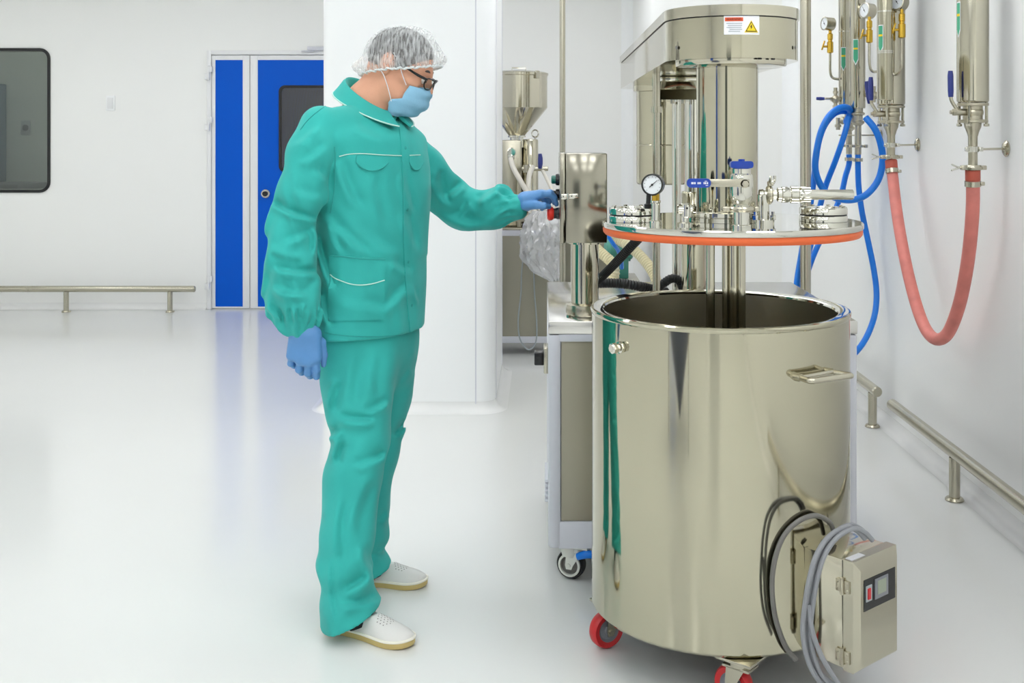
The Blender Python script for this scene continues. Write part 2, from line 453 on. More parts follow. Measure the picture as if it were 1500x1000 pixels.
cove('baseboard_middle', [(dx1+.002, YB), (sx0, YB)], [(0, -1)]*2)
cove('baseboard_right', [(XR, YF), (XR, sy0)], [(-1, 0)]*2)
cove('baseboard_left', [(XL, YF), (XL, YB)], [(1, 0)]*2)
cove('baseboard_front', [(XL, YF), (XR, YF)], [(0, 1)]*2)
out = rrect(px0, px1, py0, py1, .085, 8)
nrm = []
for i in range(len(out)):
    a = Vector(out[i-1]); b = Vector(out[(i+1) % len(out)]); t = (b-a).normalized(); nrm.append((t.y, -t.x))
cove('baseboard_pillar', out+[out[0]], nrm+[nrm[0]])
so = [p for p in rrect(sx0, XR+.3, sy0, YB+.4, .11, 8)]
arc = [(sx0, YB)]+[(sx0+.11+.11*math.cos(math.radians(a)), sy0+.11+.11*math.sin(math.radians(a))) for a in range(180, 271, 10)]+[(XR, sy0)]
an = [(-1, 0)]+[(math.cos(math.radians(a)), math.sin(math.radians(a))) for a in range(180, 271, 10)]+[(0, -1)]
cove('baseboard_shaft', arc, an)
# rounded inner corner profile between the shaft and the right wall
r = .09
icp = [(XR+.002, sy0+.002), (XR+.002, sy0-r)]+[(XR-r+r*math.cos(a*PI/16), sy0-r+r*math.sin(a*PI/16)) for a in range(0, 9)]+[(XR-r, sy0+.002)]
struct('trim_5', MB().prism(icp, 0, ZC), M['panel'])
icp2 = [(sx0+.002, YB+.002), (sx0+.002, YB-r)]+[(sx0-r+r*math.cos(a*PI/16), YB-r+r*math.sin(a*PI/16)) for a in range(0, 9)]+[(sx0-r, YB+.002)]
struct('trim_6', MB().prism(icp2, 0, ZC), M['panel'])

# doors behind the camera, seen only as reflections in the steel
d2 = thing('door_2', (-1.15, YF, 0))
part('door_leaf', MB().bb(-1.7, -.6, YF, YF+.03, .01, 2.2, .004), mat('grey_door', (84, 92, 92), .35), d2)
for (xa, xb, za, zb_) in ((-1.76, -1.7, 0, 2.26), (-.6, -.54, 0, 2.26), (-1.7, -.6, 2.2, 2.26)):
    part('door_frame', MB().bb(xa, xb, YF, YF+.05, za, zb_, .004), M['white'], d2)
part('handle', MB().tube([(-.7, YF+.02, 1.05), (-.7, YF+.08, 1.05), (-.82, YF+.08, 1.05)], .01, 10, 1), M['satin'], d2)
d3 = thing('door_3', (XL, -3.1, 0))
part('door_leaf', MB().bb(XL, XL+.03, -3.7, -2.5, .01, 2.15, .004), M['blue'], d3)
for (ya, yb_, za, zb_) in ((-3.77, -3.7, 0, 2.22), (-2.5, -2.43, 0, 2.22), (-3.7, -2.5, 2.15, 2.22)):
    part('door_frame', MB().bb(XL, XL+.05, ya, yb_, za, zb_, .004), M['white'], d3)
part('handle', MB().tube([(XL+.02, -2.6, 1.05), (XL+.08, -2.6, 1.05), (XL+.08, -2.72, 1.05)], .01, 10, 1), M['satin'], d3)

# switch plate
sp = P(162, 151, YB-.004)
t = thing('wall_switch', (sp.x, YB, sp.z-.06), 'small white switch plate on the wall between the window and blue door', 'switch')
part('plate', MB().bb(sp.x-.037, sp.x+.037, YB-.012, YB, sp.z-.062, sp.z+.062, .005), M['panel'], t)
part('rocker', MB().bb(sp.x-.024, sp.x+.024, YB-.018, YB-.01, sp.z-.045, sp.z+.045, .004), M['white'], t)

# things of the neighbouring room, seen through the window
so_ = P(38, 187, 11.6)  # plate on the far wall, added to stand in for a reflection in the pane
t = thing('reflection_plate', (so_.x, 11.6, so_.z-.06), 'plate added behind the left window in place of a reflection in its glass', 'stand-in')
part('plate', MB().bb(so_.x-.05, so_.x+.05, 11.59, 11.6, so_.z-.075, so_.z+.075, .004), M['alu'], t)
part('plate_disc', MB().cyl((so_.x, 11.592, so_.z), (so_.x, 11.585, so_.z), .032), M['wheelgrey'], t)
bt = P(28, 268, 11.2)
t = thing('bench', (bt.x-.5, 11.2, 0), 'low pale grey bench top seen at the bottom of the left window', 'bench')
part('bench_top', MB().bb(bt.x-1.0, bt.x+.17, 10.8, 11.55, bt.z-.06, bt.z, .005), M['wheelgrey'], t)
for x in (bt.x-.95, bt.x+.1):
    part('leg', MB().bb(x-.03, x+.03, 10.85, 10.91, 0, bt.z-.06), M['alu'], t)
bl = P(2, 180, 11.4)
t = thing('storage_cabinet', (bl.x-.35, 11.4, 0), 'pale blue tall cabinet at the left edge of the window', 'cabinet')
part('cabinet_body', MB().bb(bl.x-.8, bl.x-.03, 11.2, 11.58, bt.z+.002, 1.95, .01), mat('pale_blue_cabinet', (120, 150, 170), .4), t)
for s in (0, 1):
    part('door', MB().bb(bl.x-.79+s*.38, bl.x-.42+s*.38, 11.185, 11.2, bt.z+.02, 1.93, .006), mat('blue_grey_door', (110, 142, 160), .4), t)

# ceiling lamps (recessed panels)
LX = [-4.7, -2.9, -1.1, .1, 1.0]; LY = [-3.2, -1.4, .4, 2.2, 4.0, 5.8, 7.6]
lamp0 = None
def ceiling_lamp(x, y, z=ZC):
    t = thing('ceiling_lamp', (x, y, z), 'square recessed white ceiling lamp panel', 'lamp', 'recessed ceiling lamps')
    part('lamp_frame', MB().bb(x-.32, x+.32, y-.32, y-.29, z-.012, z+.01).bb(x-.32, x+.32, y+.29, y+.32, z-.012, z+.01).bb(x-.32, x-.29, y-.29, y+.29, z-.012, z+.01).bb(x+.29, x+.32, y-.29, y+.29, z-.012, z+.01), M['white'], t)
    part('diffuser', MB().bb(x-.29, x+.29, y-.29, y+.29, z-.008, z-.002), M['lamp'], t)
    return t
for x in LX:
    for y in LY:
        if lamp0 is None:
            lamp0 = ceiling_lamp(x, y); l0 = (x, y); continue
        c = lamp0.copy(); COL.objects.link(c); c.location = (x, y, ZC)
        for ch in list(lamp0.children):
            e = ch.copy(); COL.objects.link(e); e.parent = c
for (x, y) in ((-5.2, 10.4), (-3.4, 10.4), (-1.6, 10.4)):  # unseen lamps added to brighten the room behind the glass
    c = lamp0.copy(); COL.objects.link(c); c.location = (x, y, ZC)
    for ch in list(lamp0.children):
        e = ch.copy(); COL.objects.link(e); e.parent = c

# ================================================================== GUARD RAILS
def rail(a, b, z, posts, label, axis):
    mid = ((a[0]+b[0])/2, (a[1]+b[1])/2, 0)
    t = thing('guard_rail', mid, label, 'rail')
    A = Vector((a[0], a[1], z)); B = Vector((b[0], b[1], z))
    part('rail_tube', MB().cyl(A, B, .025, segs=28, bev=.006), M['satin'], t)
    for (x, y) in posts:
        p = part('post', MB().cyl((x, y, .004), (x, y, z-.02), .021, segs=20), M['satin'], t)
        part('base_flange', MB().lathe([(.021, .014), (.03, .012), (.036, .004), (.036, 0), (0, 0)], (x, y, .001), (0, 0, 1), 24), M['satin'], p)
zr = .187
rail((XL+.3, 9.08), (P(286, 0, 9.08).x, 9.08), zr, [(P(97, 0, 9.08).x, 9.08), (P(249, 0, 9.08).x, 9.08), (-5.3, 9.08)], 'low steel guard rail along the back wall under the window', 'x')
rail((1.61, 5.42), (1.61, 7.35), zr, [(1.61, 5.5), (1.61, 6.9)], 'farther low steel guard rail on the right wall, partly behind the tank', 'y')
rail((1.605, 1.2), (1.605, 5.18), zr, [(1.605, 4.39), (1.605, 3.0), (1.605, 1.7)], 'nearer low steel guard rail running out of frame at lower right', 'y')

# ================================================================== FLOOR TO CEILING PIPES
def floor_pipe(x, y, r, label):
    t = thing('vertical_pipe', (x, y, 0), label, 'pipe')
    part('pipe', MB().cyl((x, y, 0.01), (x, y, ZC), r, segs=24), M['satin'], t)
    part('floor_flange', MB().lathe([(r, .012), (r*1.9, .01), (r*1.9, 0), (0, 0)], (x, y, .001), (0, 0, 1), 24), M['satin'], t)
q = P(824, 0, 6.5); floor_pipe(q.x, 6.5, .017, 'slim steel floor-to-ceiling pipe behind the control box')
q = P(1180, 0, 5.5); floor_pipe(q.x, 5.5, .026, 'thick steel floor-to-ceiling pipe right of the mixer, by the blue hoses')
# ================================================================== MIXING TANK
TX, TY, TR = .489, 3.13, .353
tank = thing('mixing_tank', (TX, TY, 0), 'large open polished steel mixing tank on red casters', 'tank')
zb, zt = .128, .945
prof = [(0, zb), (.335, zb), (.347, zb+.003), (TR, zb+.010), (TR, zt-.014), (TR+.003, zt-.010), (TR+.0035, zt-.004), (TR+.001, zt), (TR-.004, zt+.001)]
part('tank_shell', MB().lathe(prof, (TX, TY, 0), segs=128), M['tank'], tank)
part('tank_rim', MB().lathe([(TR-.004, zt+.001), (.327, zt-.001), (.322, zt-.003), (.319, zt-.008)], (TX, TY, 0), segs=128), M['mirror'], tank, label='flat mirror-polished rim of the tank')
part('inner_wall', MB().lathe([(.319, zt-.008), (.318, zb+.12), (.30, zb+.07), (.2, zb+.035), (0, zb+.02)], (TX, TY, 0), segs=96), M['inner'], tank, label='dark inside wall of the tank')
def caster(x, y, rz, wheel_m, hub_m, fork_m, ztop, rw=.05, parent=tank, wt=.034, brake=None):
    ca, sa = math.cos(rz), math.sin(rz)
    ax = Vector((-sa, ca, 0)); fw_ = Vector((ca, sa, 0))
    c = Vector((x, y, rw+.001))
    k = MB()
    k.box((x-fw_.x*.02, y-fw_.y*.02, ztop-.004), (.1, .085, .008), Matrix.Rotation(rz, 3, 'Z'), .002)
    k.cyl((x-fw_.x*.02, y-fw_.y*.02, ztop-.026), (x-fw_.x*.02, y-fw_.y*.02, ztop-.008), .03, segs=24, bev=.003)
    for s in (-1, 1):
        o = c+ax*s*(wt/2+.006)
        R = Matrix.Rotation(rz, 3, 'Z')
        poly = [(-.042, ztop-.026-c.z), (.008, ztop-.026-c.z), (.012, .0), (.009, -.012), (-.009, -.012), (-.014, 0)]
        k.prism(poly, -.002, .002, lambda a, b, h: o+fw_*a+Vector((0, 0, b))+ax*h)
    k.box((x-fw_.x*.018, y-fw_.y*.018, ztop-.026), (.074, wt+.016, .006), Matrix.Rotation(rz, 3, 'Z'))
    k.cyl(c-ax*(wt/2+.012), c+ax*(wt/2+.012), .007, segs=12)
    ck = part('caster', k, fork_m, parent)
    part('wheel', MB().lathe([(.62*rw, -wt/2+.004), (.9*rw, -wt/2), (.985*rw, -wt/2+.006), (rw, 0), (.985*rw, wt/2-.006), (.9*rw, wt/2), (.62*rw, wt/2-.004)], c, ax, 40, close=True), wheel_m, ck)
    hub = MB().lathe([(0, -wt/2+.002), (.2*rw, -wt/2), (.25*rw, -wt/2+.007), (.5*rw, -wt/2+.008), (.63*rw, -wt/2+.002), (.63*rw, wt/2-.002), (.5*rw, wt/2-.008), (.25*rw, wt/2-.007), (.2*rw, wt/2), (0, wt/2-.002)], c, ax, 32)
    for i in range(6):
        a = i*PI/3; dv = fw_*math.cos(a)+Vector((0, 0, math.sin(a)))
        hub.cyl(c+dv*.2*rw-ax*0, c+dv*.6*rw, .004, segs=8)
    part('hub', hub, hub_m, ck)
    if brake:
        part('brake_lever', MB().box(c+fw_*.06+Vector((0, 0, .03))+ax*0, (.085, .03, .012), Matrix.Rotation(rz, 3, 'Z') @ Matrix.Rotation(.25, 3, 'Y'), .004), brake, ck, label='blue brake lever')
    return ck
for a, rz in ((180, 3.66), (268, 2.45), (0, .4), (90, 1.2)):
    x = TX+.312*math.cos(math.radians(a)); y = TY+.312*math.sin(math.radians(a))
    caster(x, y, rz, M['red'], M['wheelgrey'], M['satin'], zb)
# handle on the right
a1 = P(1166, 554, 2.806); a2 = P(1213, 542, 2.872)
nv = Vector((.62, -.78, 0)).normalized()
o1 = a1+nv*.062+Vector((-.012, 0, -.002)); o2 = a2+nv*.062+Vector((.012, 0, 0))
hz = (a1.z+a2.z)/2
for v in (a1, a2, o1, o2): v.z = hz
i1, i2 = a1+nv*.015, a2+nv*.015
part('handle', MB().tube([i1, i1.lerp(o1, .75), o1.lerp(i1, .06)+(o2-o1)*.04, o1.lerp(o2, .14), o1.lerp(o2, .86), o2.lerp(i2, .06)+(o1-o2)*.04, i2.lerp(o2, .75), i2], .0075, 14, 6), M['satin'], tank)
part('handle_backbar', MB().tube([i1, (i1+i2)/2, i2], .0075, 12, 6), M['satin'], tank)
for v in (i1, i2): part('handle_lug', MB().cyl(v-nv*.022, v+nv*.002, .010, segs=16), M['satin'], tank)
# small nozzle plug
b = P(907, 509, 2.925); nb = Vector((b.x-TX, b.y-TY, 0)).normalized(); b = Vector((TX, TY, b.z))+nb*TR
part('nozzle_plug', MB().lathe([(.016, -.004), (.016, .004), (.011, .006), (.011, .012), (.014, .013), (.014, .026), (.010, .03), (0, .03)], b, nb, 8), M['mirror'], tank)
# junction box on the right front
nd = Vector((.65, -.76, 0)).normalized(); td = Vector((-nd.y, nd.x, 0)); up = Vector((0, 0, 1))
bc = P(1288, 900, 2.76)          # centre of the door face
RB = Matrix((td, -nd, up)).transposed()
def JB(a, dpt, z): return Vector((bc.x, bc.y, 0))+td*a-nd*dpt+up*z
jz0, jz1, hw = .128, .392, .090
jb = part('junction_box', MB().box(JB(0, .110, (jz0+jz1)/2), (2*hw, .135, jz1-jz0), RB, .004), M['steel'], tank)
WLjb = WL[jb]
# hinged door, chamfered along its edge
poly = [(0, 0), (.028, 0), (.042, .018)]
z0, z1 = jz0-.002, jz1+.002
dv = MB()
o4 = [(-hw-.003, z0), (hw+.003, z0), (hw+.003, z1), (-hw-.003, z1)]
i4 = [(-hw+.012, z0+.012), (hw-.012, z0+.012), (hw-.012, z1-.022), (-hw+.012, z1-.022)]
vs = [JB(a, .040, z) for a, z in o4]+[JB(a, .012, z) for a, z in o4]+[JB(a, 0, z) for a, z in i4]
fs = [(0, 3, 2, 1), (8, 9, 10, 11)]
for i in range(4):
    j = (i+1) % 4; fs += [(i, j, 4+j, 4+i), (4+i, 4+j, 8+j, 8+i)]
jd = part('box_door', MB().add(vs, fs), M['satin'], tank)
wz0_, wz1_ = .272, .348
part('door_window', MB().add(*(lambda q: (q, [(0, 1, 2, 3), (4, 5, 6, 7), (0, 1, 5, 4), (1, 2, 6, 5), (2, 3, 7, 6), (3, 0, 4, 7)]))([JB(a, dd, z) for dd in (.002, -.0012) for a, z in ((-.066, wz0_), (.068, wz0_), (.068, wz1_), (-.066, wz1_))])), M['blackg'], jd)
def jplate(a0, a1, z0, z1, d0, d1): return MB().add(*(lambda q: (q, [(0, 1, 2, 3), (4, 5, 6, 7), (0, 1, 5, 4), (1, 2, 6, 5), (2, 3, 7, 6), (3, 0, 4, 7)]))([JB(a, dd, z) for dd in (d0, d1) for a, z in ((a0, z0), (a1, z0), (a1, z1), (a0, z1))]))
part('controller', jplate(-.022, .034, .291, .340, 0, -.0035), M['wheelgrey'], jd)
part('controller_display', jplate(-.012, .024, .301, .334, -.003, -.0045), M['screen'], jd)
part('rocker_switch', jplate(-.060, -.036, .294, .332, 0, -.0035), M['labelgrey'], jd)
part('switch_rocker', jplate(-.055, -.044, .300, .326, -.003, -.006), M['red'], jd)
part('label_plate', MB().add([JB(a, dd, jz1+.0035) for a, dd in ((-.085, .02), (-.03, .02), (-.03, .039), (-.085, .039))]+[JB(a, dd, jz1+.0012) for a, dd in ((-.085, .02), (-.03, .02), (-.03, .039), (-.085, .039))], [(0, 1, 2, 3), (4, 5, 6, 7), (0, 1, 5, 4), (1, 2, 6, 5), (2, 3, 7, 6), (3, 0, 4, 7)]), M['label'], jd)
for hzz in (.330, .160):
    k = MB()
    k.box(JB(-hw-.004, .028, hzz), (.006, .016, .03), RB, .002).box(JB(-hw-.003, .052, hzz), (.006, .016, .03), RB, .002)
    k.cyl(JB(-hw-.007, .0405, hzz-.02), JB(-hw-.007, .0405, hzz+.02), .005, segs=10)
    for dd in (.026, .054):
        for zz in (-.008, .008): k.ball(JB(-hw-.006, dd, hzz+zz), .003, segs=8, n=6)
    part('hinge', k, M['cast'], jd)
part('mounting_bracket', MB().box(JB(0, .178, .26), (.12, .03, .2), RB, .003), M['satin'], tank)

# coiled cables over the junction box
def pp(lst, d): return [P(x, y, (dd if len(t) == 0 else t[0])) for (x, y, *t) in lst for dd in (d,)]
c1 = [(1222, 787, 2.858), (1216, 766, 2.845), (1195, 755, 2.818), (1170, 763, 2.797), (1148, 785, 2.783), (1135, 820, 2.773), (1131, 860, 2.771), (1136, 905, 2.772), (1150, 945, 2.778), (1166, 966, 2.787)]
single('power_cable', MB().tube(pp(c1, 2.7), .0065, 10, 8), M['dgrey'], 'dark grey cable loop hanging beside the tank, left of the junction box', 'cable')
k = MB()
for j, (ox, oy, od) in enumerate(((0, 0, 0), (6, 5, -.012), (-5, 3, -.016))):
    c2 = [(1272, 786, 2.765), (1260, 774, 2.755), (1243, 769, 2.735), (1218, 784, 2.69), (1200, 812, 2.665), (1190, 848, 2.655), (1184, 885, 2.655), (1181, 920, 2.655), (1186, 955, 2.655), (1198, 984, 2.655), (1222, 1003+6*j, 2.655)]
    k.tube([P(x+ox, y+oy, d_+od) for x, y, d_ in c2], .0062, 10, 8)
c3 = [(1184, 885, 2.645), (1190, 925, 2.635), (1204, 962, 2.63), (1222, 992, 2.63), (1240, 1016, 2.63)]
k.tube(pp(c3, 2.6), .0062, 10, 8)
single('power_cable', k, M['grey'], 'light grey cable bundle looped over the front of the junction box', 'cable')

# unseen cone added left of the camera to mirror a dark diamond in the tank
hxp, hyp = -1.38, .92
ph = thing('reflection_cone', (hxp, hyp, 0), 'blue-grey cone added out of view to mirror as a dark diamond in the tank', 'hopper')
part('cone', MB().lathe([(0, .10), (.04, .10), (.05, .13), (.46, .56), (.46, .62), (.30, 1.05), (.30, 1.15), (.285, 1.15), (.285, 1.05), (.445, .61), (.445, .57), (.03, .15)], (hxp, hyp, 0), segs=48), mat('blue_grey_enamel', (92, 98, 118), .4), ph)
for i in range(3):
    a = i*2*PI/3+2.2
    part('leg', MB().cyl((hxp+.475*math.cos(a), hyp+.475*math.sin(a), .002), (hxp+.475*math.cos(a), hyp+.475*math.sin(a), .64), .012, segs=12), M['satin'], ph)
# ================================================================== VACUUM MIXER
LXc, LYc, ZL = .527, 3.16, 1.1825      # lid centre and lid top height
mx = thing('vacuum_mixer', (.5, 4.02, 0), 'tall stainless vacuum mixer with raised orange-rimmed lid above the tank', 'mixer')
# --- base cabinet
cx0, cx1, cy0, cy1, cz0, cz1 = .017, .993, 3.55, 4.50, .118, .837
cab = part('base_cabinet', MB().bb(cx0+.012, cx1-.012, cy0+.012, cy1-.012, cz0+.01, cz1-.05), M['brush'], mx)
fr = MB()
pw = .042
for x in (cx0, cx1-pw):
    for y in (cy0, cy1-pw):
        fr.bb(x, x+pw, y, y+pw, cz0, cz1-.042, .012)
for z, h in ((cz0, .085), (cz1-.066, .024)):
    fr.bb(cx0+pw*.8, cx1-pw*.8, cy0+.003, cy0+.03, z, z+h, .002).bb(cx0+pw*.8, cx1-pw*.8, cy1-.03, cy1-.003, z, z+h, .002)
    fr.bb(cx0+.003, cx0+.03, cy0+pw*.8, cy1-pw*.8, z, z+h, .002).bb(cx1-.03, cx1-.003, cy0+pw*.8, cy1-pw*.8, z, z+h, .002)
part('profile_frame', fr, M['alu'], mx, label='pale aluminium profile frame')
part('cabinet_top', MB().bb(cx0, cx1, cy0, cy1, cz1-.042, cz1, .004), M['topsteel'], mx)
part('front_panel', MB().bb(cx0+pw+.003, cx1-pw-.003, cy0+.008, cy0+.014, cz0+.09, cz1-.07), M['brush'], mx)
part('side_panel', MB().bb(cx0+.006, cx0+.012, cy0+pw+.003, cy1-pw-.003, cz0+.09, cz1-.07), M['alu'], mx)
lk = P(797, 523, 3.75)
part('door_latch', MB().bb(cx0-.045, cx0-.012, 3.72, 3.77, lk.z-.022, lk.z+.022, .004), M['blackg'], mx, label='black latch knob')
part('latch_plate', MB().bb(cx0-.014, cx0+.004, 3.70, 3.79, lk.z-.045, lk.z+.04, .004), M['satin'], mx)
vz = P(800, 712, 3.7).z
for i in range(5):
    part('vent_louvre', MB().bb(cx0-.010, cx0+.008, 3.65, 3.85, vz-.036+i*.016, vz-.027+i*.016, .003), M['alu'], mx)
for (x, y, rz) in ((cx0+.075, cy0+.07, 2.75), (cx1-.075, cy0+.07, 2.2), (cx0+.075, cy1-.07, 2.5), (cx1-.075, cy1-.07, 2.9)):
    ck = caster(x, y, rz, M['black'], M['dgrey'], M['caster'], cz0, .047, mx, .034, None)
    part('wheel_cover', MB().lathe([(.030, -.024), (.037, -.022), (.037, .022), (.030, .024)], (x, y, .048), (-math.sin(rz), math.cos(rz), 0), 24, close=True).cyl((x, y, .075), (x, y, cz0-.004), .03, .04, 20), M['caster'], ck)
part('brake_lever', MB().tube([P(846, 815, 3.57), P(858, 812, 3.56), P(872, 812, 3.56)], [.011, .013, .012], 12, 6), M['hose'], mx, label='blue brake lever')
# --- control box on its stand
bxa, bxb = P(820, 0, 3.56).x, P(889.5, 0, 3.56).x
by0, by1 = 3.56, 3.82
bz0, bz1 = P(0, 356, 3.56).z, P(0, 224.5, 3.56).z
cb = part('control_box', MB().bb(bxa+.0185, bxb, by0, by1, bz0, bz1, .004), M['boxsteel'], mx)
part('control_door', MB().bb(bxa, bxa+.0175, by0-.002, by1+.002, bz0-.001, bz1+.001, .004), M['boxsteel'], cb)
lz = P(0, 288, 3.55).z
part('latch', MB().bb(bxa+.004, bxa+.026, by0-.010, by0-.001, lz-.009, lz+.009, .002).bb(bxa+.028, bxa+.058, by0-.014, by0, lz-.007, lz+.010, .003).cyl((bxa+.026, by0-.008, lz-.009), (bxa+.026, by0-.008, lz+.011), .004), M['mirror'], cb)
BY = 3.67
def button(py, r, colm, proj, name, head='flat', dy=0):
    c = P(820, py, BY); c.x = bxa; c.y = BY+dy
    b = part(name, MB().lathe([(0, .012), (.017, .012), (.019, .008), (.019, 0), (0, 0)], c, (-1, 0, 0), 24), M['blackg'], cb)
    if head == 'mush':
        part('button_head', MB().lathe([(.014, .010), (.014, .016), (.019, .02), (r, .024), (r+.0015, .033), (r-.003, .039), (0, .041)], c, (-1, 0, 0), 28), colm, b)
        part('button_stem', MB().cyl(c, c+Vector((-.026, 0, 0)), .0165, segs=20), M['black'], b)
    elif head == 'sel':
        part('button_head', MB().cyl(c, c+Vector((-.018, 0, 0)), .013, segs=20, bev=.002).box(c+Vector((-.022, 0, 0)), (.014, .008, .026), None, .002), colm, b)
    else:
        part('button_head', MB().lathe([(r, .008), (r, proj-.003), (r-.003, proj), (0, proj)], c, (-1, 0, 0), 24), colm, b)
button(263, .014, M['green'], .026, 'start_button')
button(285, .012, M['black'], .02, 'selector_switch', 'sel')
button(311, .022, M['redbtn'], .03, 'emergency_stop', 'mush', -.05)
sxc = P(856.5, 0, 3.68).x
part('box_stand', MB().cyl((sxc, 3.68, cz1+.02), (sxc, 3.68, bz0+.002), .0455, segs=40).lathe([(.0455, 0), (.056, 0), (.056, .01), (.0455, .012)], (sxc, 3.68, bz0-.012), segs=40), M['steel'], mx)
fl = MB().lathe([(0, .04), (.0455, .04), (.058, .036), (.062, .034), (.062, .006), (.058, 0), (0, 0)], (sxc, 3.68, cz1+.001), segs=40)
part('stand_flange', fl, M['satin'], mx)
for a in range(4):
    t_ = PI/4+a*PI/2
    part('bolt', MB().lathe([(.008, 0), (.008, .007), (0, .008)], (sxc+.09*math.cos(t_)*.85, 3.68+.09*math.sin(t_)*.85, cz1), segs=6), M['mirror'], mx)
# --- lid
lid = part('lid', MB().lathe([(0, ZL-.030), (.34, ZL-.030), (.352, ZL-.018), (.3585, ZL-.016), (.3605, ZL-.013), (.3605, ZL-.003), (.358, ZL), (0, ZL)], (LXc, LYc, 0), segs=128), M['mirror'], mx)
part('lid_gasket', MB().lathe([(.33, ZL-.037), (.352, ZL-.037), (.357, ZL-.031), (.358, ZL-.022), (.3555, ZL-.0165), (.33, ZL-.0165)], (LXc, LYc, 0), segs=128, close=True), M['orange'], lid, label='orange silicone gasket around the lid')
def port(c, r, n=8):
    p = part('sight_port', MB().lathe([(0, 0), (r, 0), (r, .014), (r*.98, .016), (0, .016)], (c.x, c.y, ZL+.0005), segs=56), M['mirror'], lid)
    part('port_gasket', MB().lathe([(0, .016), (r*.965, .016), (r*.965, .021), (0, .021)], (c.x, c.y, ZL), segs=48), M['black'], p)
    part('port_ring', MB().lathe([(r*.7, .021), (r, .021), (r, .036), (r*.97, .039), (r*.72, .039), (r*.7, .035), (0, .035)], (c.x, c.y, ZL), segs=56), M['mirror'], p)
    for i in range(n):
        a = 2*PI*i/n+.3; q = (c.x+r*.86*math.cos(a), c.y+r*.86*math.sin(a), ZL+.038)
        part('bolt', MB().lathe([(.006, 0), (.006, .005), (.0, .006)], q, segs=6), M['mirror'], p)
    return p
port(Vector((P(927, 0, 3.14).x, 3.135, 0)), .066)
port(Vector((P(1206, 0, 3.14).x, 3.14, 0)), .066)
# shaft with base flange
SX, SY, SR = P(1065, 0, 3.16).x, 3.16, .0855
part('shaft_housing', MB().cyl((SX, SY, ZL), (SX, SY, 1.612), SR, segs=72), M['tank'], mx)
part('shaft_flange', MB().lathe([(0, 0), (.118, 0), (.118, .012), (.116, .013), (.116, .014), (.118, .015), (.118, .026), (.115, .028), (SR, .028)], (SX, SY, ZL+.0005), segs=72), M['mirror'], lid)
for i in range(8):
    a = i*PI/4+.2
    part('bolt', MB().lathe([(.009, 0), (.009, .009), (.004, .010), (.004, .014), (0, .014)], (SX+.102*math.cos(a), SY+.102*math.sin(a), ZL+.028), segs=6), M['mirror'], lid)
# agitator under the lid
ag = part('agitator_shaft', MB().cyl((P(1075, 0, 3.16).x, LYc, .30), (P(1075, 0, 3.16).x, LYc, ZL-.02), .022, segs=32), M['steel'], mx)
ax_ = P(1075, 0, 3.16).x
for i in range(4):
    a = i*PI/2+.5
    part('agitator_rod', MB().cyl((ax_+.031*math.cos(a), LYc+.031*math.sin(a), .28), (ax_+.031*math.cos(a), LYc+.031*math.sin(a), ZL-.02), .0085, segs=16), M['steel'], ag)
part('homogenizer_head', MB().lathe([(0, 0), (.04, 0), (.048, .01), (.048, .05), (.04, .06), (0, .06)], (ax_, LYc, .24), segs=32), M['satin'], ag)
part('dip_tube', MB().cyl((P(1039, 0, 3.16).x, LYc-.02, .35), (P(1039, 0, 3.16).x, LYc-.02, ZL-.02), .0125, segs=20), M['steel'], mx)
# --- arm housing (belt housing running back to the motor)
HX, HR = .527, .184
def hout(r, yb, rc=.05, n=28):
    o = [(HX+r*math.cos(a), LYc+r*math.sin(a)) for a in [(-PI)+PI*i/n for i in range(n+1)]]
    for cx, a0 in ((HX+r-rc, 0), (HX-r+rc, PI/2)):
        for i in range(6):
            a = a0+PI/2*i/5; o.append((cx+rc*math.cos(a), yb-rc+rc*math.sin(a)))
    return o
hb = part('arm_housing', MB().prism(hout(HR, 5.0), 1.627, 1.736), M['tank'], mx)
part('arm_cover', MB().prism(hout(HR+.004, 5.004), 1.739, 1.768), M['steel'], hb)
part('cover_seam', MB().prism(hout(HR-.003, 4.997), 1.735, 1.740), M['black'], hb)
part('bottom_flange', MB().lathe([(0, 0), (.138, 0), (.152, .003), (.154, .007), (.154, .016), (0, .016)], (HX, LYc, 1.611), segs=72), M['steel'], hb)
for a in (-72, -57):
    part('bolt', MB().lathe([(0, .004), (.006, .004), (.006, .008), (0, .008)], (HX+.166*math.cos(math.radians(a)), LYc+.166*math.sin(math.radians(a)), 1.62), segs=6), M['black'], hb)
for a in (-32, -150):
    q = (HX+(HR+.003)*math.cos(math.radians(a)), LYc+(HR+.003)*math.sin(math.radians(a)), 1.66)
    part('side_screw', MB().lathe([(.005, 0), (.005, .002), (0, .003)], q, (math.cos(math.radians(a)), math.sin(math.radians(a)), 0), segs=8), M['dgrey'], hb)
# warning label, wrapped round the front of the housing
def cyl_patch(a0, a1, z0, z1, r, n=10):
    vs = []; fs = []
    for i in range(n+1):
        a = math.radians(a0+(a1-a0)*i/n)
        for rr in (r, r+.0006):
            for z in (z0, z1): vs.append((HX+rr*math.cos(a), LYc+rr*math.sin(a), z))
    for i in range(n):
        o = 4*i; q = o+4
        fs += [(o+2, q+2, q+3, o+3), (o, o+1, q+1, q), (o, q, q+2, o+2), (o+1, o+3, q+3, q+1)]
    return MB().add(vs, fs+[(0, 2, 3, 1), (4*n, 4*n+1, 4*n+3, 4*n+2)])
def h_ang(px):   # angle on the housing front under a given photograph column
    lo, hi = -170.0, -10.0
    for _ in range(50):
        mid = (lo+hi)/2; a = math.radians(mid)
        x = HX+HR*math.cos(a); y = LYc+HR*math.sin(a)
        if VX+FPX*x/y < px: lo = mid
        else: hi = mid
    return lo
def h_z(py, d=2.985): return CAMH-(py-VY)/FPX*d
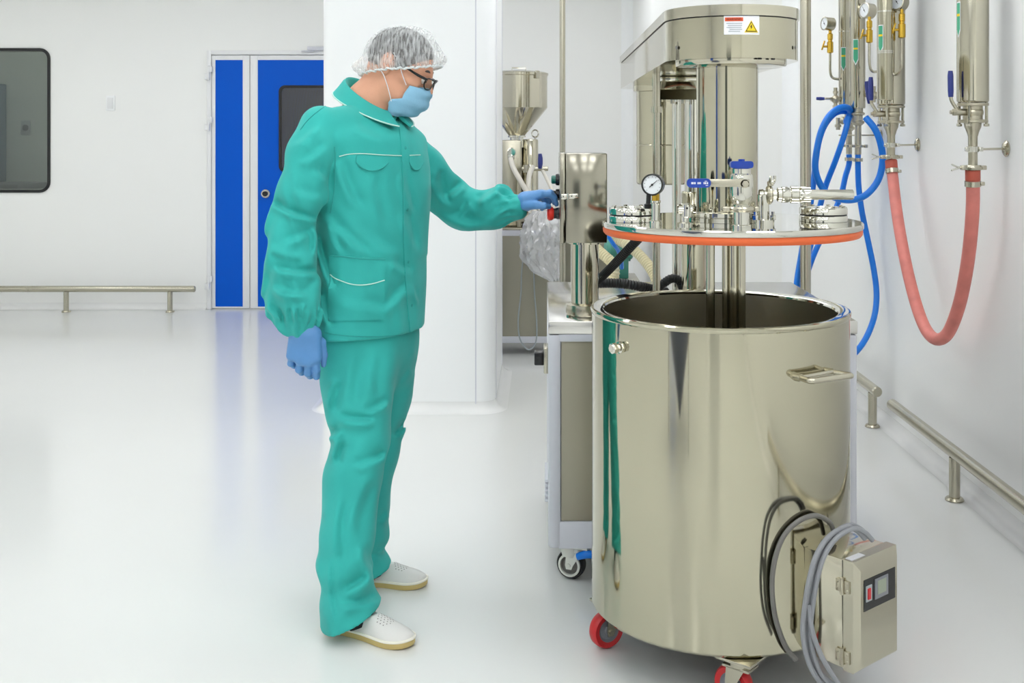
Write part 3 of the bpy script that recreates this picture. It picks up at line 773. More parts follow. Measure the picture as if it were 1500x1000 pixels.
wl = part('warning_label', cyl_patch(h_ang(1060.5), h_ang(1112), h_z(51), h_z(23.5), HR+.0006), M['label'], hb, label='white warning label with orange heading and yellow triangle')
part('label_heading', cyl_patch(h_ang(1062), h_ang(1088.5), h_z(31.5), h_z(26), HR+.0013, 6), M['labelo'], wl)
for i, (xa, xb) in enumerate(((1064, 1087), (1066, 1087), (1064, 1086), (1069, 1087), (1067, 1084))):
    part('label_line', cyl_patch(h_ang(xa), h_ang(xb), h_z(35.3+i*2.9), h_z(34.3+i*2.9), HR+.0013, 4), M['labelgrey'], wl)
am = math.radians(h_ang(1075))
nn = Vector((math.cos(am), math.sin(am), 0)); tt = Vector((-math.sin(am), math.cos(am), 0))
text_part('heading_text', 'WARNING', mat('label_dark_red', (120, 30, 16), .5), wl, Vector((HX, LYc, 0))+nn*(HR+.0024)+Vector((0, 0, h_z(28.8))), tt, (0, 0, 1), .0085)
am = math.radians(h_ang(1100.2)); n2_ = Vector((math.cos(am), math.sin(am), 0)); t2_ = Vector((-math.sin(am), math.cos(am), 0))
tc_ = Vector((HX, LYc, h_z(39)))
def tri(s, z_off, e0, e1): return MB().prism([(-s, -s*.82), (s, -s*.82), (0, s*.92)], e0, e1, lambda a, b, h: tc_+n2_*(HR+h)+t2_*a+Vector((0, 0, b+z_off)))
part('triangle_border', tri(.0185, -.001, .0012, .0022), M['labely'], wl)
part('triangle', tri(.0158, -.0012, .0018, .0026), M['black'], wl)
part('triangle_face', tri(.0125, -.0018, .002, .003), M['labely'], wl)
part('lightning_bolt', MB().prism([(-.0005, .006), (-.0035, -.001), (-.0005, -.0005), (-.0022, -.0075), (.003, .001), (.0003, .0007), (.002, .006)], .0026, .0034, lambda a, b, h: tc_+n2_*(HR+h)+t2_*a+Vector((0, 0, b-.002))), M['black'], wl)
# --- motor hanging from the rear of the arm
MX_, MY_, MR_ = P(969.5, 0, 4.62).x, 4.62, .104
mz = P(0, 271, 4.52).z
mo = part('drive_motor', MB().lathe([(0, mz), (MR_-.006, mz), (MR_, mz+.006), (MR_, 1.60), (MR_+.012, 1.602), (MR_+.012, 1.628)], (MX_, MY_, 0), segs=64), M['tank'], mx)
part('motor_band', MB().torus((MX_, MY_, mz+.16), MR_, .003, segs=56, k=8), M['steel'], mo)
# --- lifting mast behind the tank
MA = P(1016, 0, 4.02).x
part('mast_cylinder', MB().lathe([(0, cz1), (.07, cz1), (.07, cz1+.012), (.044, cz1+.015), (.044, 1.215), (.041, 1.222), (0, 1.222)], (MA, 4.02, 0), segs=48), M['tank'], mx)
part('mast_rod', MB().cyl((MA, 4.02, 1.20), (MA, 4.02, 1.628), .032, segs=40), M['mirror'], mx)
hx0, hx1 = P(966, 0, 3.9).x, P(1040, 0, 3.9).x
hz1, hz2, hz3 = 1.626, P(0, 119, 3.9).z, P(0, 146, 3.9).z
mh = MB().bb(hx0+.006, hx1-.006, 3.90, 4.14, hz2, hz1, .004)
poly = [(3.93, hz2), (4.12, hz2), (4.15, hz3), (3.89, hz3)]
mh.prism(poly, hx0, hx1, lambda a, b, h: (h, a, b))
part('mast_head', mh, M['mirror'], mx)
for px in (985, 1001):
    part('bolt', MB().lathe([(0, 0), (.008, 0), (.008, .012), (0, .012)], (P(px, 0, 3.95).x, 3.95, hz3-.012), segs=6), M['satin'], mx)
gx = P(961.5, 0, 3.72).x
part('guide_rod', MB().cyl((gx, 3.72, cz1), (gx, 3.72, 1.628), .0125, segs=24).lathe([(.0125, 0), (.018, 0), (.018, .02), (.0125, .02)], (gx, 3.72, P(0, 165, 3.72).z), segs=24).lathe([(.0125, .012), (.026, .012), (.026, 0), (0, 0)], (gx, 3.72, cz1), segs=24), M['satin'], mx)
gx2 = P(992, 0, 4.3).x
part('guide_rod', MB().cyl((gx2, 4.32, cz1), (gx2, 4.32, 1.628), .017, segs=24), M['mirror'], mx)
# --- pressure gauge on the lid
def gauge(root_parent, c, nrm, r, case_m, dep=.03, ang=.9):
    n = Vector(nrm).normalized()
    g = part('gauge_case', MB().lathe([(0, 0), (r*.9, 0), (r, .004), (r, dep-.003), (r*1.03, dep-.002), (r*1.03, dep+.003), (r*.9, dep+.004), (r*.88, dep), (0, dep)], c-n*dep, n, 40), case_m, root_parent)
    u, w_, a = frame(n)
    part('gauge_dial', MB().lathe([(r*.87, .0005), (0, .0005)], c, n, 40), M['dial'], g)
    up_ = Vector((0, 0, 1)); right = up_.cross(n).normalized()
    dv = right*math.sin(ang)+up_*math.cos(ang)
    pv = right*math.cos(ang)-up_*math.sin(ang)
    part('gauge_needle', MB().add([c+n*.002-dv*r*.35+pv*.0012, c+n*.002-dv*r*.35-pv*.0012, c+n*.002+dv*r*.62-pv*.0006, c+n*.002+dv*r*.62+pv*.0006, c+n*.003-dv*r*.35, c+n*.003+dv*r*.6], [(0, 1, 2, 3), (0, 3, 5, 4), (1, 4, 5, 2), (0, 4, 1), (2, 5, 3)]).lathe([(.003, .001), (.003, .004), (0, .004)], c, n, 12), M['black'], g)
    tk = MB()
    for i in range(11):
        a_ = math.radians(-135+27*i); e = right*math.sin(a_)+up_*math.cos(a_); f = e.cross(n)
        tk.add([c+n*.001+e*r*.68+f*.0006, c+n*.001+e*r*.68-f*.0006, c+n*.001+e*r*.8-f*.0006, c+n*.001+e*r*.8+f*.0006], [(0, 1, 2, 3)])
    part('dial_ticks', tk, M['dgrey'], g)
    return g
gd = 3.00
gc = P(955.5, 270.5, gd); gn = Vector((-.28, -.93, .0))
gauge(lid, gc, gn, .0285, M['blackg'], .034, .85)
gp = P(961, 0, gd); gp.y = gd+.015; gp.z = 0
part('gauge_fitting', MB().lathe([(.0105, gc.z-.043), (.0105, gc.z-.024), (.006, gc.z-.02)], (gp.x, gp.y, 0), segs=6), M['brass'], lid, label='brass gauge fitting')
part('gauge_pedestal', MB().lathe([(.0, ZL), (.017, ZL), (.017, ZL+.01), (.0115, ZL+.012), (.0115, gc.z-.05), (.014, gc.z-.048), (.014, gc.z-.043), (0, gc.z-.043)], (gp.x, gp.y, 0), segs=24), M['mirror'], lid)
q = P(949, 300, 3.06)
part('cable_gland', MB().lathe([(.010, 0), (.010, .012), (.006, .014)], (q.x, q.y, ZL+.04), segs=12).tube([(q.x, q.y, ZL+.04), (q.x+.002, q.y+.002, ZL+.065), (q.x+.004, q.y+.01, ZL+.095)], .0065, 10, 6), M['black'], lid)
# nozzle with cross-drilled cap left of the shaft
q = P(1003, 322, 3.0)
part('nozzle', MB().lathe([(0, 0), (.021, 0), (.021, .006), (.012, .008), (.012, .03), (0, .03)], (q.x, q.y, ZL), segs=24).cyl((q.x-.02, q.y, ZL+.042), (q.x+.022, q.y, ZL+.042), .0135, segs=20, bev=.003).cyl((q.x+.005, q.y, ZL+.02), (q.x+.005, q.y, ZL+.058), .016, segs=20, bev=.003), M['mirror'], lid)
part('nozzle_hole', MB().lathe([(.003, 0), (.003, .001), (0, .001)], (q.x+.004, q.y-.0158, ZL+.046), (0, -1, 0), 12), M['black'], lid)
# ball valve in front of the shaft
vd = 2.90; v0 = P(1086, 330, vd); vx, vy = v0.x, v0.y
def zv(py): return CAMH-(py-VY)/FPX*vd
vb = part('ball_valve', MB().lathe([(0, ZL), (.026, ZL), (.026, ZL+.008), (.021, ZL+.010), (.021, zv(311)), (.029, zv(310)), (.029, zv(302)), (.021, zv(301)), (.023, zv(296)), (.028, zv(292)), (.030, zv(282)), (.030, zv(262)), (.028, zv(256)), (.024, zv(254)), (.024, zv(247)), (.019, zv(246)), (0, zv(246))], (vx, vy, 0), segs=36), M['mirror'], lid)
part('valve_clamp', MB().lathe([(.021, -.008), (.031, -.006), (.034, -.002), (.034, .002), (.031, .006), (.021, .008)], (vx, vy, zv(306)), segs=32).box((vx-.04, vy-.004, zv(306)), (.02, .016, .014), None, .003).cyl((vx-.047, vy-.02, zv(306)), (vx-.047, vy+.015, zv(306)), .004).box((vx+.038, vy-.004, zv(306)), (.012, .014, .014), None, .003), M['satin'], lid)
part('valve_stem', MB().cyl((vx, vy-.028, zv(268)), (vx, vy-.052, zv(268)), .011, segs=20).lathe([(.009, 0), (.009, .008), (0, .009)], (vx, vy-.052, zv(268)), (0, -1, 0), 6), M['satin'], vb)
x0, x1 = P(1006, 0, vd-.05).x, P(1041, 0, vd-.05).x
lzv = CAMH-(268-VY)/FPX*(vd-.05)
lv = part('lever', MB().bb(x1-.01, vx+.012, vy-.052, vy-.048, lzv-.010, lzv+.010, .0015), M['satin'], vb)
part('lever_sleeve', MB().prism(rrect(x0, x1, lzv-.0115, lzv+.0115, .010, 5), vy-.0545, vy-.0455, lambda a, b, h: (a, h, b)), M['bluep'], vb, label='blue vinyl lever sleeve with white lettering')
lt = MB()
for i, (a, b) in enumerate(((.18, .25), (.265, .30), (.315, .36), (.44, .48), (.495, .53), (.545, .58), (.69, .72), (.735, .80), (.83, .88))):
    lt.bb(x0+(x1-x0)*a, x0+(x1-x0)*b, vy-.0550, vy-.0544, lzv-.0026, lzv+.0024)
lt.bb(x0+(x1-x0)*.74, x0+(x1-x0)*.84, vy-.0550, vy-.0544, lzv+.0042, lzv+.0056).bb(x0+(x1-x0)*.78, x0+(x1-x0)*.88, vy-.0550, vy-.0544, lzv-.0066, lzv-.0050)
part('sleeve_lettering', lt, M['label'], vb)
part('top_handle', MB().prism(rrect(vx-.029, vx+.029, zv(246)+.0, zv(236), .006, 4), vy-.012, vy+.012, lambda a, b, h: (a, h, b)).lathe([(.009, 0), (.009, .005), (0, .006)], (vx, vy, zv(236)), segs=6), M['bluep'], vb, label='blue butterfly handle')
# horizontal pipe spool with clamp, on its own nozzle
hd = 3.04
hc = P(1120, 285, hd); hzv = hc.z
def hx(px): return P(px, 0, hd).x
part('spool_nozzle', MB().lathe([(0, ZL), (.030, ZL), (.030, ZL+.012), (.016, ZL+.014), (.016, hzv)], (hx(1118), hd, 0), segs=28), M['mirror'], lid)
for dx in (-.024, .024):
    part('bolt', MB().lathe([(.008, 0), (.008, .012), (.005, .013), (.005, .022), (0, .022)], (hx(1118)+dx, hd-.012, ZL+.012), segs=6), M['mirror'], lid)
prof = [(0, hx(1112)), (.014, hx(1112)), (.0155, hx(1117)), (.0125, hx(1119)), (.0125, hx(1137)), (.019, hx(1139)), (.019, hx(1144)), (.0215, hx(1145)), (.0215, hx(1153)), (.0195, hx(1155)), (.0195, hx(1157)), (.0235, hx(1158)), (.0235, hx(1168)), (.0195, hx(1170)), (.0215, hx(1173)), (.0215, hx(1186)), (.015, hx(1187)), (.0138, hx(1188)), (.0138, hx(1249)), (.011, hx(1250)), (.011, hx(1249)-.01), (0, hx(1249)-.01)]
sp_ = part('pipe_spool', MB().lathe(prof, (0, hd, hzv), (1, 0, 0), 36), M['mirror'], lid)
cl = MB().lathe([(.0125, -.008), (.022, -.007), (.027, -.002), (.027, .002), (.022, .007), (.0125, .008)], (hx(1127), hd, hzv), (1, 0, 0), 28)
cl.box((hx(1128), hd-.004, hzv+.03), (.014, .02, .012), None, .002).cyl((hx(1128), hd-.02, hzv+.034), (hx(1128), hd+.01, hzv+.034), .004)
part('spool_clamp', cl, M['satin'], lid)
wn = MB().tube([(hx(1128)-.004, hd-.022, hzv+.034), (hx(1126), hd-.026, hzv+.044), (hx(1127), hd-.026, hzv+.052)], .004, 8, 6).tube([(hx(1129)+.004, hd-.022, hzv+.034), (hx(1132), hd-.026, hzv+.044), (hx(1132), hd-.026, hzv+.052)], .004, 8, 6).ball((hx(1129), hd-.022, hzv+.034), .007)
part('wing_nut', wn, M['mirror'], lid)

# corrugated hoses of the mixer
def corr(pts, r, m, label, cat='hose', n=30, amp=.08, name='corrugated_hose', pitch=None, seg=14):
    p = catmull(pts, 12); L = sum((p[i+1]-p[i]).length for i in range(len(p)-1))
    pitch = pitch or r*.55
    cnt = max(8, int(L/pitch)); s = [0]
    for i in range(len(p)-1): s.append(s[-1]+(p[i+1]-p[i]).length)
    S = np.linspace(0, L, cnt*4+1); A = np.array([tuple(q) for q in p])
    q = [Vector((np.interp(x, s, A[:, 0]), np.interp(x, s, A[:, 1]), np.interp(x, s, A[:, 2]))) for x in S]
    mb = MB().tube(q, r, seg, 1, rfun=lambda f, i: 1+amp*math.cos(2*PI*i/4))
    return single(name, mb, m, label, cat)
corr([P(1018, 330, 3.62), P(975, 322, 3.62), P(948, 338, 3.63), P(932, 353, 3.65), P(912, 374, 3.70), P(890, 397, 3.78), P(868, 416, 3.86), P(846, 425, 3.96)], .0145, M['black'], 'black corrugated hose slanting down from the lid towards the stand')
corr([P(845, 419, 4.15), P(875, 415, 4.15), P(905, 415, 4.15), P(935, 419, 4.15), P(960, 425, 4.2), P(975, 428, 4.25)], .0175, M['black'], 'black corrugated hose lying level on the cabinet behind the tank rim')
corr([P(962, 424, 4.1), P(972, 415, 4.1), P(984, 408, 4.1), P(995, 411, 4.1), P(1001, 424, 4.12)], .016, M['black'], 'short black corrugated hose arching up just behind the tank rim')
# ================================================================== PUMP TROLLEY behind the mixer
pb = P(910, 405, 5.6)
pt = thing('pump_trolley', (.39, 5.62, 0), 'steel box trolley with teal pump behind the control box stand', 'pump')
part('trolley_body', MB().bb(.30, .475, 5.45, 5.80, .09, .715, .006), M['brush'], pt)
for x in (.32, .455):
    for y in (5.48, 5.77): part('leg', MB().cyl((x, y, .001), (x, y, .1), .014, segs=12), M['satin'], pt)
pm = part('pump_motor', MB().lathe([(0, -.075), (.04, -.075), (.052, -.06), (.052, .05), (.046, .058), (0, .062)], (.385, 5.6, .855), (1, .15, 0), 28).bb(.345, .425, 5.57, 5.64, .714, .82, .006), M['teal'], pt)
f = MB()
for i in range(10):
    a = 2*PI*i/10
    f.box(Vector((.385, 5.6, .855))+Vector((0, math.cos(a), math.sin(a)))*.052, (.10, .004, .012), Matrix.Rotation(a-PI/2, 3, 'X'))
part('cooling_fins', f, M['teal'], pm)
part('terminal_box', MB().bb(.345, .41, 5.565, 5.63, .905, .95, .006), M['alu'], pm)
corr([P(868, 356, 5.35), P(876, 366, 5.33), P(886, 375, 5.30), P(897, 386, 5.27), P(900, 402, 5.25), P(890, 425, 5.25)], .024, M['cream'], 'cream corrugated hose curving down left of the teal pump', pitch=.012)
corr([P(893, 338, 5.2), P(905, 350, 5.2), P(925, 363, 5.15), P(943, 380, 5.1), P(957, 400, 5.05), P(966, 425, 5.0)], .023, M['cream'], 'cream corrugated hose running down right behind the tank', pitch=.012)
single('air_hose', MB().tube([P(886, 338, 5.0), P(891, 346, 5.0), P(899, 358, 5.0), P(905, 366, 5.05), P(910, 380, 5.15), P(911, 392, 5.25)], .0095, 10, 8), M['hose'], 'short thin blue hose under the left edge of the lid', 'hose')

# ================================================================== HOPPER FILLING MACHINE
fm = thing('filling_machine', (-.05, 7.6, 0), 'stainless filling machine with conical hopper beside the white pillar', 'machine')
fx0, fx1, fy0, fy1 = -.62, .47, 7.30, 7.95
ft = P(0, 336, fy0).z
part('bench_cabinet', MB().bb(fx0+.01, fx1-.01, fy0+.012, fy1-.012, .10, ft-.02), M['brush'], fm)
for y in (fy0, fy1-.04):
    for z in (ft-.042, .078): part('frame_rail', MB().bb(fx0, fx1, y, y+.04, z, z+.042, .003), M['alu'], fm)
    for x in (fx0, fx1-.04): part('frame_post', MB().bb(x, x+.04, y, y+.04, .1, ft-.03, .003), M['alu'], fm)
part('bench_top', MB().bb(fx0-.005, fx1+.005, fy0-.005, fy1+.005, ft-.004, ft+.01, .003), M['satin'], fm)
for x in (fx0+.06, fx1-.06):
    for y in (fy0+.06, fy1-.06): part('leg', MB().cyl((x, y, .015), (x, y, .08), .018, segs=14).cyl((x, y, .001), (x, y, .016), .035, segs=18), M['satin'], fm)
hy = 7.5
hxc = P(757, 0, hy).x; hr = (802-757)/FPX*hy
def fz(py, d=hy): return CAMH-(py-VY)/FPX*d
hop = part('hopper', MB().lathe([(.045, fz(201)), (hr, fz(158)), (hr, fz(112)), (hr+.005, fz(111)), (hr+.005, fz(108.5)), (hr-.004, fz(108.5)), (hr-.004, fz(158)), (.04, fz(200))], (hxc, hy, 0), segs=64), M['steel'], fm)
part('hopper_lid', MB().lathe([(hr+.006, fz(109)), (hr+.006, fz(107.5)), (hr*.9, fz(105.5)), (0, fz(105))], (hxc, hy, 0), segs=56), M['steel'], hop)
part('lid_handle', MB().tube([(hxc-.03, hy-.05, fz(107)), (hxc-.03, hy-.05, fz(100)), (hxc+.06, hy-.05, fz(100)), (hxc+.06, hy-.05, fz(107))], .005, 8, 1), M['mirror'], hop)
for a in (-50, 40, 130, 220):
    part('lid_clamp', MB().box((hxc+(hr+.008)*math.cos(math.radians(a)), hy+(hr+.008)*math.sin(math.radians(a)), fz(111)), (.022, .03, .05), Matrix.Rotation(math.radians(a), 3, 'Z'), .004), M['satin'], hop)
part('hopper_outlet', MB().lathe([(.045, 0), (.045, .02), (.06, .022), (.06, .034), (.045, .036)], (hxc, hy, fz(206)), segs=32).cyl((hxc, hy, fz(216)), (hxc, hy, fz(200)), .045, segs=28), M['mirror'], hop)
part('dosing_body', MB().bb(P(720, 0, 7.45).x, P(764, 0, 7.45).x, 7.42, 7.62, ft+.01, fz(205, 7.42), .012), M['satin'], fm)
part('rotary_valve', MB().cyl((P(750, 0, 7.4).x, 7.42, fz(222)), (P(750, 0, 7.4).x, 7.32, fz(222)), .028, segs=24, bev=.004).ball((P(749, 0, 7.35).x, 7.34, fz(229, 7.35)), .024).cyl((P(749, 0, 7.35).x, 7.34, fz(238, 7.35)), (P(749, 0, 7.35).x, 7.34, fz(224, 7.35)), .014), M['mirror'], fm)
dc = P(776.5, 0, 7.55).x
part('dosing_cylinder', MB().lathe([(0, ft+.01), (.055, ft+.01), (.055, fz(206)), (.05, fz(204)), (0, fz(203))], (dc, 7.55, 0), segs=40), M['steel'], fm)
part('eye_bolt', MB().torus((P(784, 0, 7.55).x, 7.55, fz(195.5, 7.55)), .024, .005, (.4, 1, 0), 24, 8).cyl((P(784, 0, 7.55).x, 7.55, fz(206, 7.55)), (P(784, 0, 7.55).x, 7.55, fz(200, 7.55)), .006), M['mirror'], fm)
part('outlet_bar', MB().cyl((P(764, 0, 7.3).x, 7.3, fz(247, 7.3)), (P(803, 0, 7.3).x, 7.3, fz(247, 7.3)), .015, segs=20, bev=.003).cyl((P(771, 0, 7.3).x, 7.3, fz(247, 7.3)-.025), (P(771, 0, 7.3).x, 7.3, fz(247, 7.3)+.025), .022).cyl((P(771, 0, 7.3).x, 7.3, fz(247, 7.3)), (P(771, 0, 7.3).x, 7.5, fz(247, 7.3)), .014), M['satin'], fm)
part('valve_lever', MB().tube([P(791, 246, 7.28), P(791.5, 240, 7.27), P(791.5, 232, 7.27), P(791, 225, 7.27)], [.012, .016, .016, .011], 12, 6), M['navy'], fm, label='dark blue valve lever')
part('outlet_hose', MB().tube([P(748, 232, 7.3), P(752, 246, 7.24), P(762, 264, 7.2), P(772, 282, 7.18), P(780, 300, 7.15), P(783, 318, 7.12), P(782, 334, 7.12)], .0165, 12, 8), M['whitehose'], fm)
part('outlet_hose', MB().tube([P(781, 244, 7.3), P(776, 254, 7.26), P(774, 272, 7.22), P(775, 295, 7.2), P(779, 318, 7.16), P(784, 334, 7.12)], .0165, 12, 8), M['whitehose'], fm)
part('outlet_hose', MB().tube([P(794, 248, 7.3), P(801, 262, 7.26), P(809, 280, 7.2), P(812, 300, 7.15), P(808, 325, 7.12)], .012, 12, 8), M['whitehose'], fm)
part('support_rod', MB().cyl((P(760, 0, 7.4).x, 7.40, ft+.01), (P(760, 0, 7.4).x, 7.40, fz(260, 7.4)), .012, segs=14).box((P(760, 0, 7.4).x, 7.4, fz(318, 7.4)), (.20, .12, .05), None, .008), M['cast'], fm)
single('thin_cable', MB().tube([P(766, 382, 7.1), P(764, 400, 7.15), P(763, 430, 7.2), P(759, 470, 7.2), P(762, 497, 7.2), P(774, 512, 7.18), P(785, 500, 7.2), P(786, 470, 7.2), P(783, 430, 7.2), P(782, 395, 7.15)], .0045, 8, 10), M['labelgrey'], 'thin pale cable hanging in a loop in front of the steel bench panel', 'cable')
# crumpled clear bag hanging over the hose ends
def crumple(nm, c_top, L, w_fun, d_fun, m, nu=72, nv=44, seed=3):
    rng = np.random.RandomState(seed); ph = rng.rand(14)*6.28
    mb = MB()
    for j in range(nv+1):
        v = j/nv
        for i in range(nu):
            u = 2*PI*i/nu
            k = 1+.10*math.sin(5*u+ph[0]+3*v)+.09*abs(math.sin(7*u+9*v+ph[1]))+.07*math.sin(13*u-15*v+ph[2])+.06*abs(math.sin(19*u+31*v+ph[3]))
            k += .05*math.sin(29*v+3*u+ph[4])
            cx_, w = w_fun(v); d_ = d_fun(v)
            mb.v.append(Vector((c_top.x+cx_+w*math.cos(u)*k, c_top.y+d_*math.sin(u)*k, c_top.z-L*v+.012*math.sin(9*u+11*v+ph[5])*(v > .05))))
    for j in range(nv):
        for i in range(nu):
            i2 = (i+1) % nu; mb.f.append((j*nu+i, j*nu+i2, (j+1)*nu+i2, (j+1)*nu+i))
    mb.f.append(tuple(nv*nu+i for i in range(nu)))
    return mb
bt0 = P(795, 308, 7.1); bL = (410-308)/FPX*7.1
def bw(v):
    xs = [0, .12, .3, .5, .7, .85, 1]; l = [782, 772, 767, 765, 767, 781, 806]; r_ = [812, 819, 822, 822, 822, 821, 819]
    a, b = np.interp(v, xs, l), np.interp(v, xs, r_); return ((a+b)/2-795)/FPX*7.1, (b-a)/2/FPX*7.1*.93
single('plastic_bag', crumple('bag', bt0, bL, bw, lambda v: np.interp(v, [0, .3, .8, 1], [.05, .085, .07, .02]), M['bag']), M['bag'], 'crumpled clear plastic bag hanging from the hoses below the blue glove', 'bag', angle=20)

# ================================================================== WALL PIPE STATIONS
def wall_station(D, X, px_r, y_bot, label, thin_bot, lever=True, wing=True):
    """thick vertical tube, ball valve, reducer, thin outlet with clamp, wall bracket"""
    def z(py): return CAMH-(py-VY)/FPX*D
    R_ = px_r/FPX*D; zb_ = z(y_bot)
    t = thing('pipe_station', (X, D, z(thin_bot)), label, 'pipe')
    s = R_/.056
    part('main_tube', MB().lathe([(R_*.92, zb_), (R_, zb_+.006), (R_, ZC)], (X, D, 0), segs=56), M['steel'], t)
    body = MB().lathe([(0, zb_-.003), (R_*.98, zb_-.003), (R_*.98, zb_-.012), (R_*.62, zb_-.014), (R_*.62, zb_-.062*s), (R_*.95, zb_-.064*s), (R_*.95, zb_-.073*s), (R_*.55, zb_-.075*s), (R_*.52, zb_-.09*s), (R_*.4, zb_-.105*s), (.0165*s, zb_-.125*s), (.0165*s, z(thin_bot)), (0, z(thin_bot))], (X, D, 0), segs=40)
    body.ball((X, D, zb_-.037*s), R_*.68, segs=28, n=14, sq=.75)
    vbdy = part('valve_body', body, M['cast'], t)
    for i in range(4):
        a = PI/4+i*PI/2+.15; p = (X+R_*.86*math.cos(a), D+R_*.86*math.sin(a))
        part('tie_bolt', MB().cyl((p[0], p[1], zb_-.088*s), (p[0], p[1], zb_+.002), .0055*s, segs=10).lathe([(.010*s, 0), (.010*s, .009*s), (0, .009*s)], (p[0], p[1], zb_-.087*s), segs=6), M['steel'], t)
    if lever:
        zs = zb_-.036*s; xl = X-R_*.9
        part('valve_stem', MB().cyl((X-R_*.5, D-R_*.3, zs), (X-R_*1.25, D-R_*.35, zs), .012*s, segs=16).lathe([(.014*s, 0), (.014*s, .010), (.008*s, .012), (.008*s, .02), (0, .02)], (X-R_*1.25, D-R_*.35, zs), (-1, 0, 0), 6), M['cast'], t)
        part('lever_arm', MB().tube([(X-R_*1.05, D-R_*.38, zs), (X-R_*1.3, D-R_*.4, zs+.02*s), (X-R_*1.55, D-R_*.4, zs+.045*s), (X-R_*1.58, D-R_*.4, zs+.07*s)], .0065*s, 10, 5), M['satin'], t)
        part('lever_grip', MB().tube([(X-R_*1.58, D-R_*.4, zs+.055*s), (X-R_*1.585, D-R_*.4, zs+.08*s), (X-R_*1.60, D-R_*.4, zs+.13*s), (X-R_*1.60, D-R_*.4, zs+.150*s)], [.009*s, .0105*s, .0105*s, .008*s], 12, 5), M['navy'], t, label='dark blue lever grip')
    zc_ = z(thin_bot)+.004
    c = MB().lathe([(.0165*s, -.010), (.030*s, -.009), (.034*s, -.003), (.034*s, .003), (.030*s, .009), (.0165*s, .010)], (X, D, zc_), segs=28)
    c.box((X-.036*s, D-.008, zc_), (.022, .022, .018), None, .003).box((X+.036*s, D-.006, zc_), (.02, .02, .016), None, .003)
    part('clamp', c, M['satin'], t)
    if wing:
        part('wing_nut', MB().tube([(X-.045*s, D-.008, zc_), (X-.06*s, D-.01, zc_+.003), (X-.082*s, D-.012, zc_+.012)], .0032, 8, 4).tube([(X-.045*s, D-.008, zc_), (X-.06*s, D-.01, zc_-.003), (X-.082*s, D-.012, zc_-.010)], .0032, 8, 4), M['mirror'], t)
    zm = z((y_bot+44+thin_bot)/2-2)
    part('pipe_collar', MB().pipe((X, D, zm-.010), (X, D, zm+.010), .0215*s, .016*s, 24).box((X+.028*s, D, zm), (.016, .02, .016), None, .003).box((X-.024*s, D-.004, zm), (.012, .016, .016), None, .003), M['mirror'], t)
    part('bracket_rod', MB().cyl((X+.03*s, D, zm), (XR-.001, D, zm+.002), .0042, segs=10), M['satin'], t)
    part('wall_rosette', MB().lathe([(.030, 0), (.030, .004), (.022, .011), (.008, .016), (0, .016)], (XR-.0005, D, zm+.002), (-1, 0, 0), 28).cyl((XR-.012, D-.012, zm-.022), (XR-.012, D-.012, zm-.008), .004), M['satin'], t)
    return t, z, R_, s
SA, zA, RA, sA = wall_station(4.125, 1.575, 22.5, 150, 'rightmost thick steel wall pipe with blue-gripped valve and red hose', 247)
SB, zB, RB_, sB = wall_station(5.1, 1.577, 20, 154, 'middle thick steel wall pipe, at the left end of the red hose', 231)
# siphon and gauge helper for the stations
def siphon_gauge(t, top, nrm, r, pts, label=None, dep=.04):
    part('siphon_pipe', MB().tube(pts, .0065, 10, 8), M['satin'], t)
    b = pts[-1]
    H = top.z-r-b.z
    part('gauge_cock', MB().lathe([(.008, 0), (.016, .004), (.016, .05*H/.1), (.011, .052*H/.1), (.011, .06*H/.1), (.014, .062*H/.1), (.014, .085*H/.1), (.008, .09*H/.1), (.008, H+.004)], b, segs=16).cyl(b+Vector((-.034, 0, .03*H/.1)), b+Vector((0, 0, .03*H/.1)), .006, segs=10), M['brass'], t, label='brass gauge cock')
    part('cock_lever', MB().box(b+Vector((-.036, -.002, .035*H/.1)), (.008, .008, .05), Matrix.Rotation(.3, 3, 'Y'), .002), M['brass'], t)
    gauge(t, top+Vector(nrm).normalized()*dep*.5, nrm, r, M['satin'], dep, -.6)
# slim insulated companion pipe of the middle station, with two bands and a flow label
X2, D2 = P(1297, 0, 4.98).x, 4.98
part('companion_pipe', MB().cyl((X2, D2, zB(148)), (X2, D2, ZC), .031, segs=32, bev=.004), M['tank'], SB)
for py in (17, 75, 77.5):
    part('pipe_band', MB().pipe((X2, D2, P(0, py, D2).z-.0035), (X2, D2, P(0, py, D2).z+.0035), .0335, .0305, 32), M['mirror'], SB)
def flow_label(t, X, Y, R, ang, z0, z1, wdeg):
    """narrow green arrow sticker with a yellow bar, wrapped on a pipe"""
    def patch(a0, a1, za, zb2, rr, tip=0):
        n = 4; vs = []; fs = []
        for i in range(n+1):
            a = math.radians(a0+(a1-a0)*i/n); f = abs(i/n-.5)*2
            for r_ in (rr-.0004, rr):
                vs += [(X+r_*math.cos(a), Y+r_*math.sin(a), za-(1-f)*tip), (X+r_*math.cos(a), Y+r_*math.sin(a), zb2)]
        for i in range(n):
            o = 4*i; q = o+4; fs += [(o+2, q+2, q+3, o+3), (o, o+1, q+1, q), (o, q, q+2, o+2), (o+1, o+3, q+3, q+1)]
        return MB().add(vs, fs+[(0, 2, 3, 1), (4*n, 4*n+1, 4*n+3, 4*n+2)])
    h = z1-z0
    l = part('flow_label_edge', patch(ang-wdeg, ang+wdeg, z0+h*.2, z1, R+.0006, h*.2), M['label'], t)
    part('flow_label', patch(ang-wdeg*.8, ang+wdeg*.8, z0+h*.24, z1-h*.03, R+.0011, h*.18), M['labelg'], l)
    part('flow_label_bar', patch(ang-wdeg*.8, ang+wdeg*.8, z0+h*.60, z0+h*.67, R+.0016), M['labely'], l)
flow_label(SB, X2, D2, .031, -150, P(0, 79, D2).z, P(0, 37, D2).z, 26)
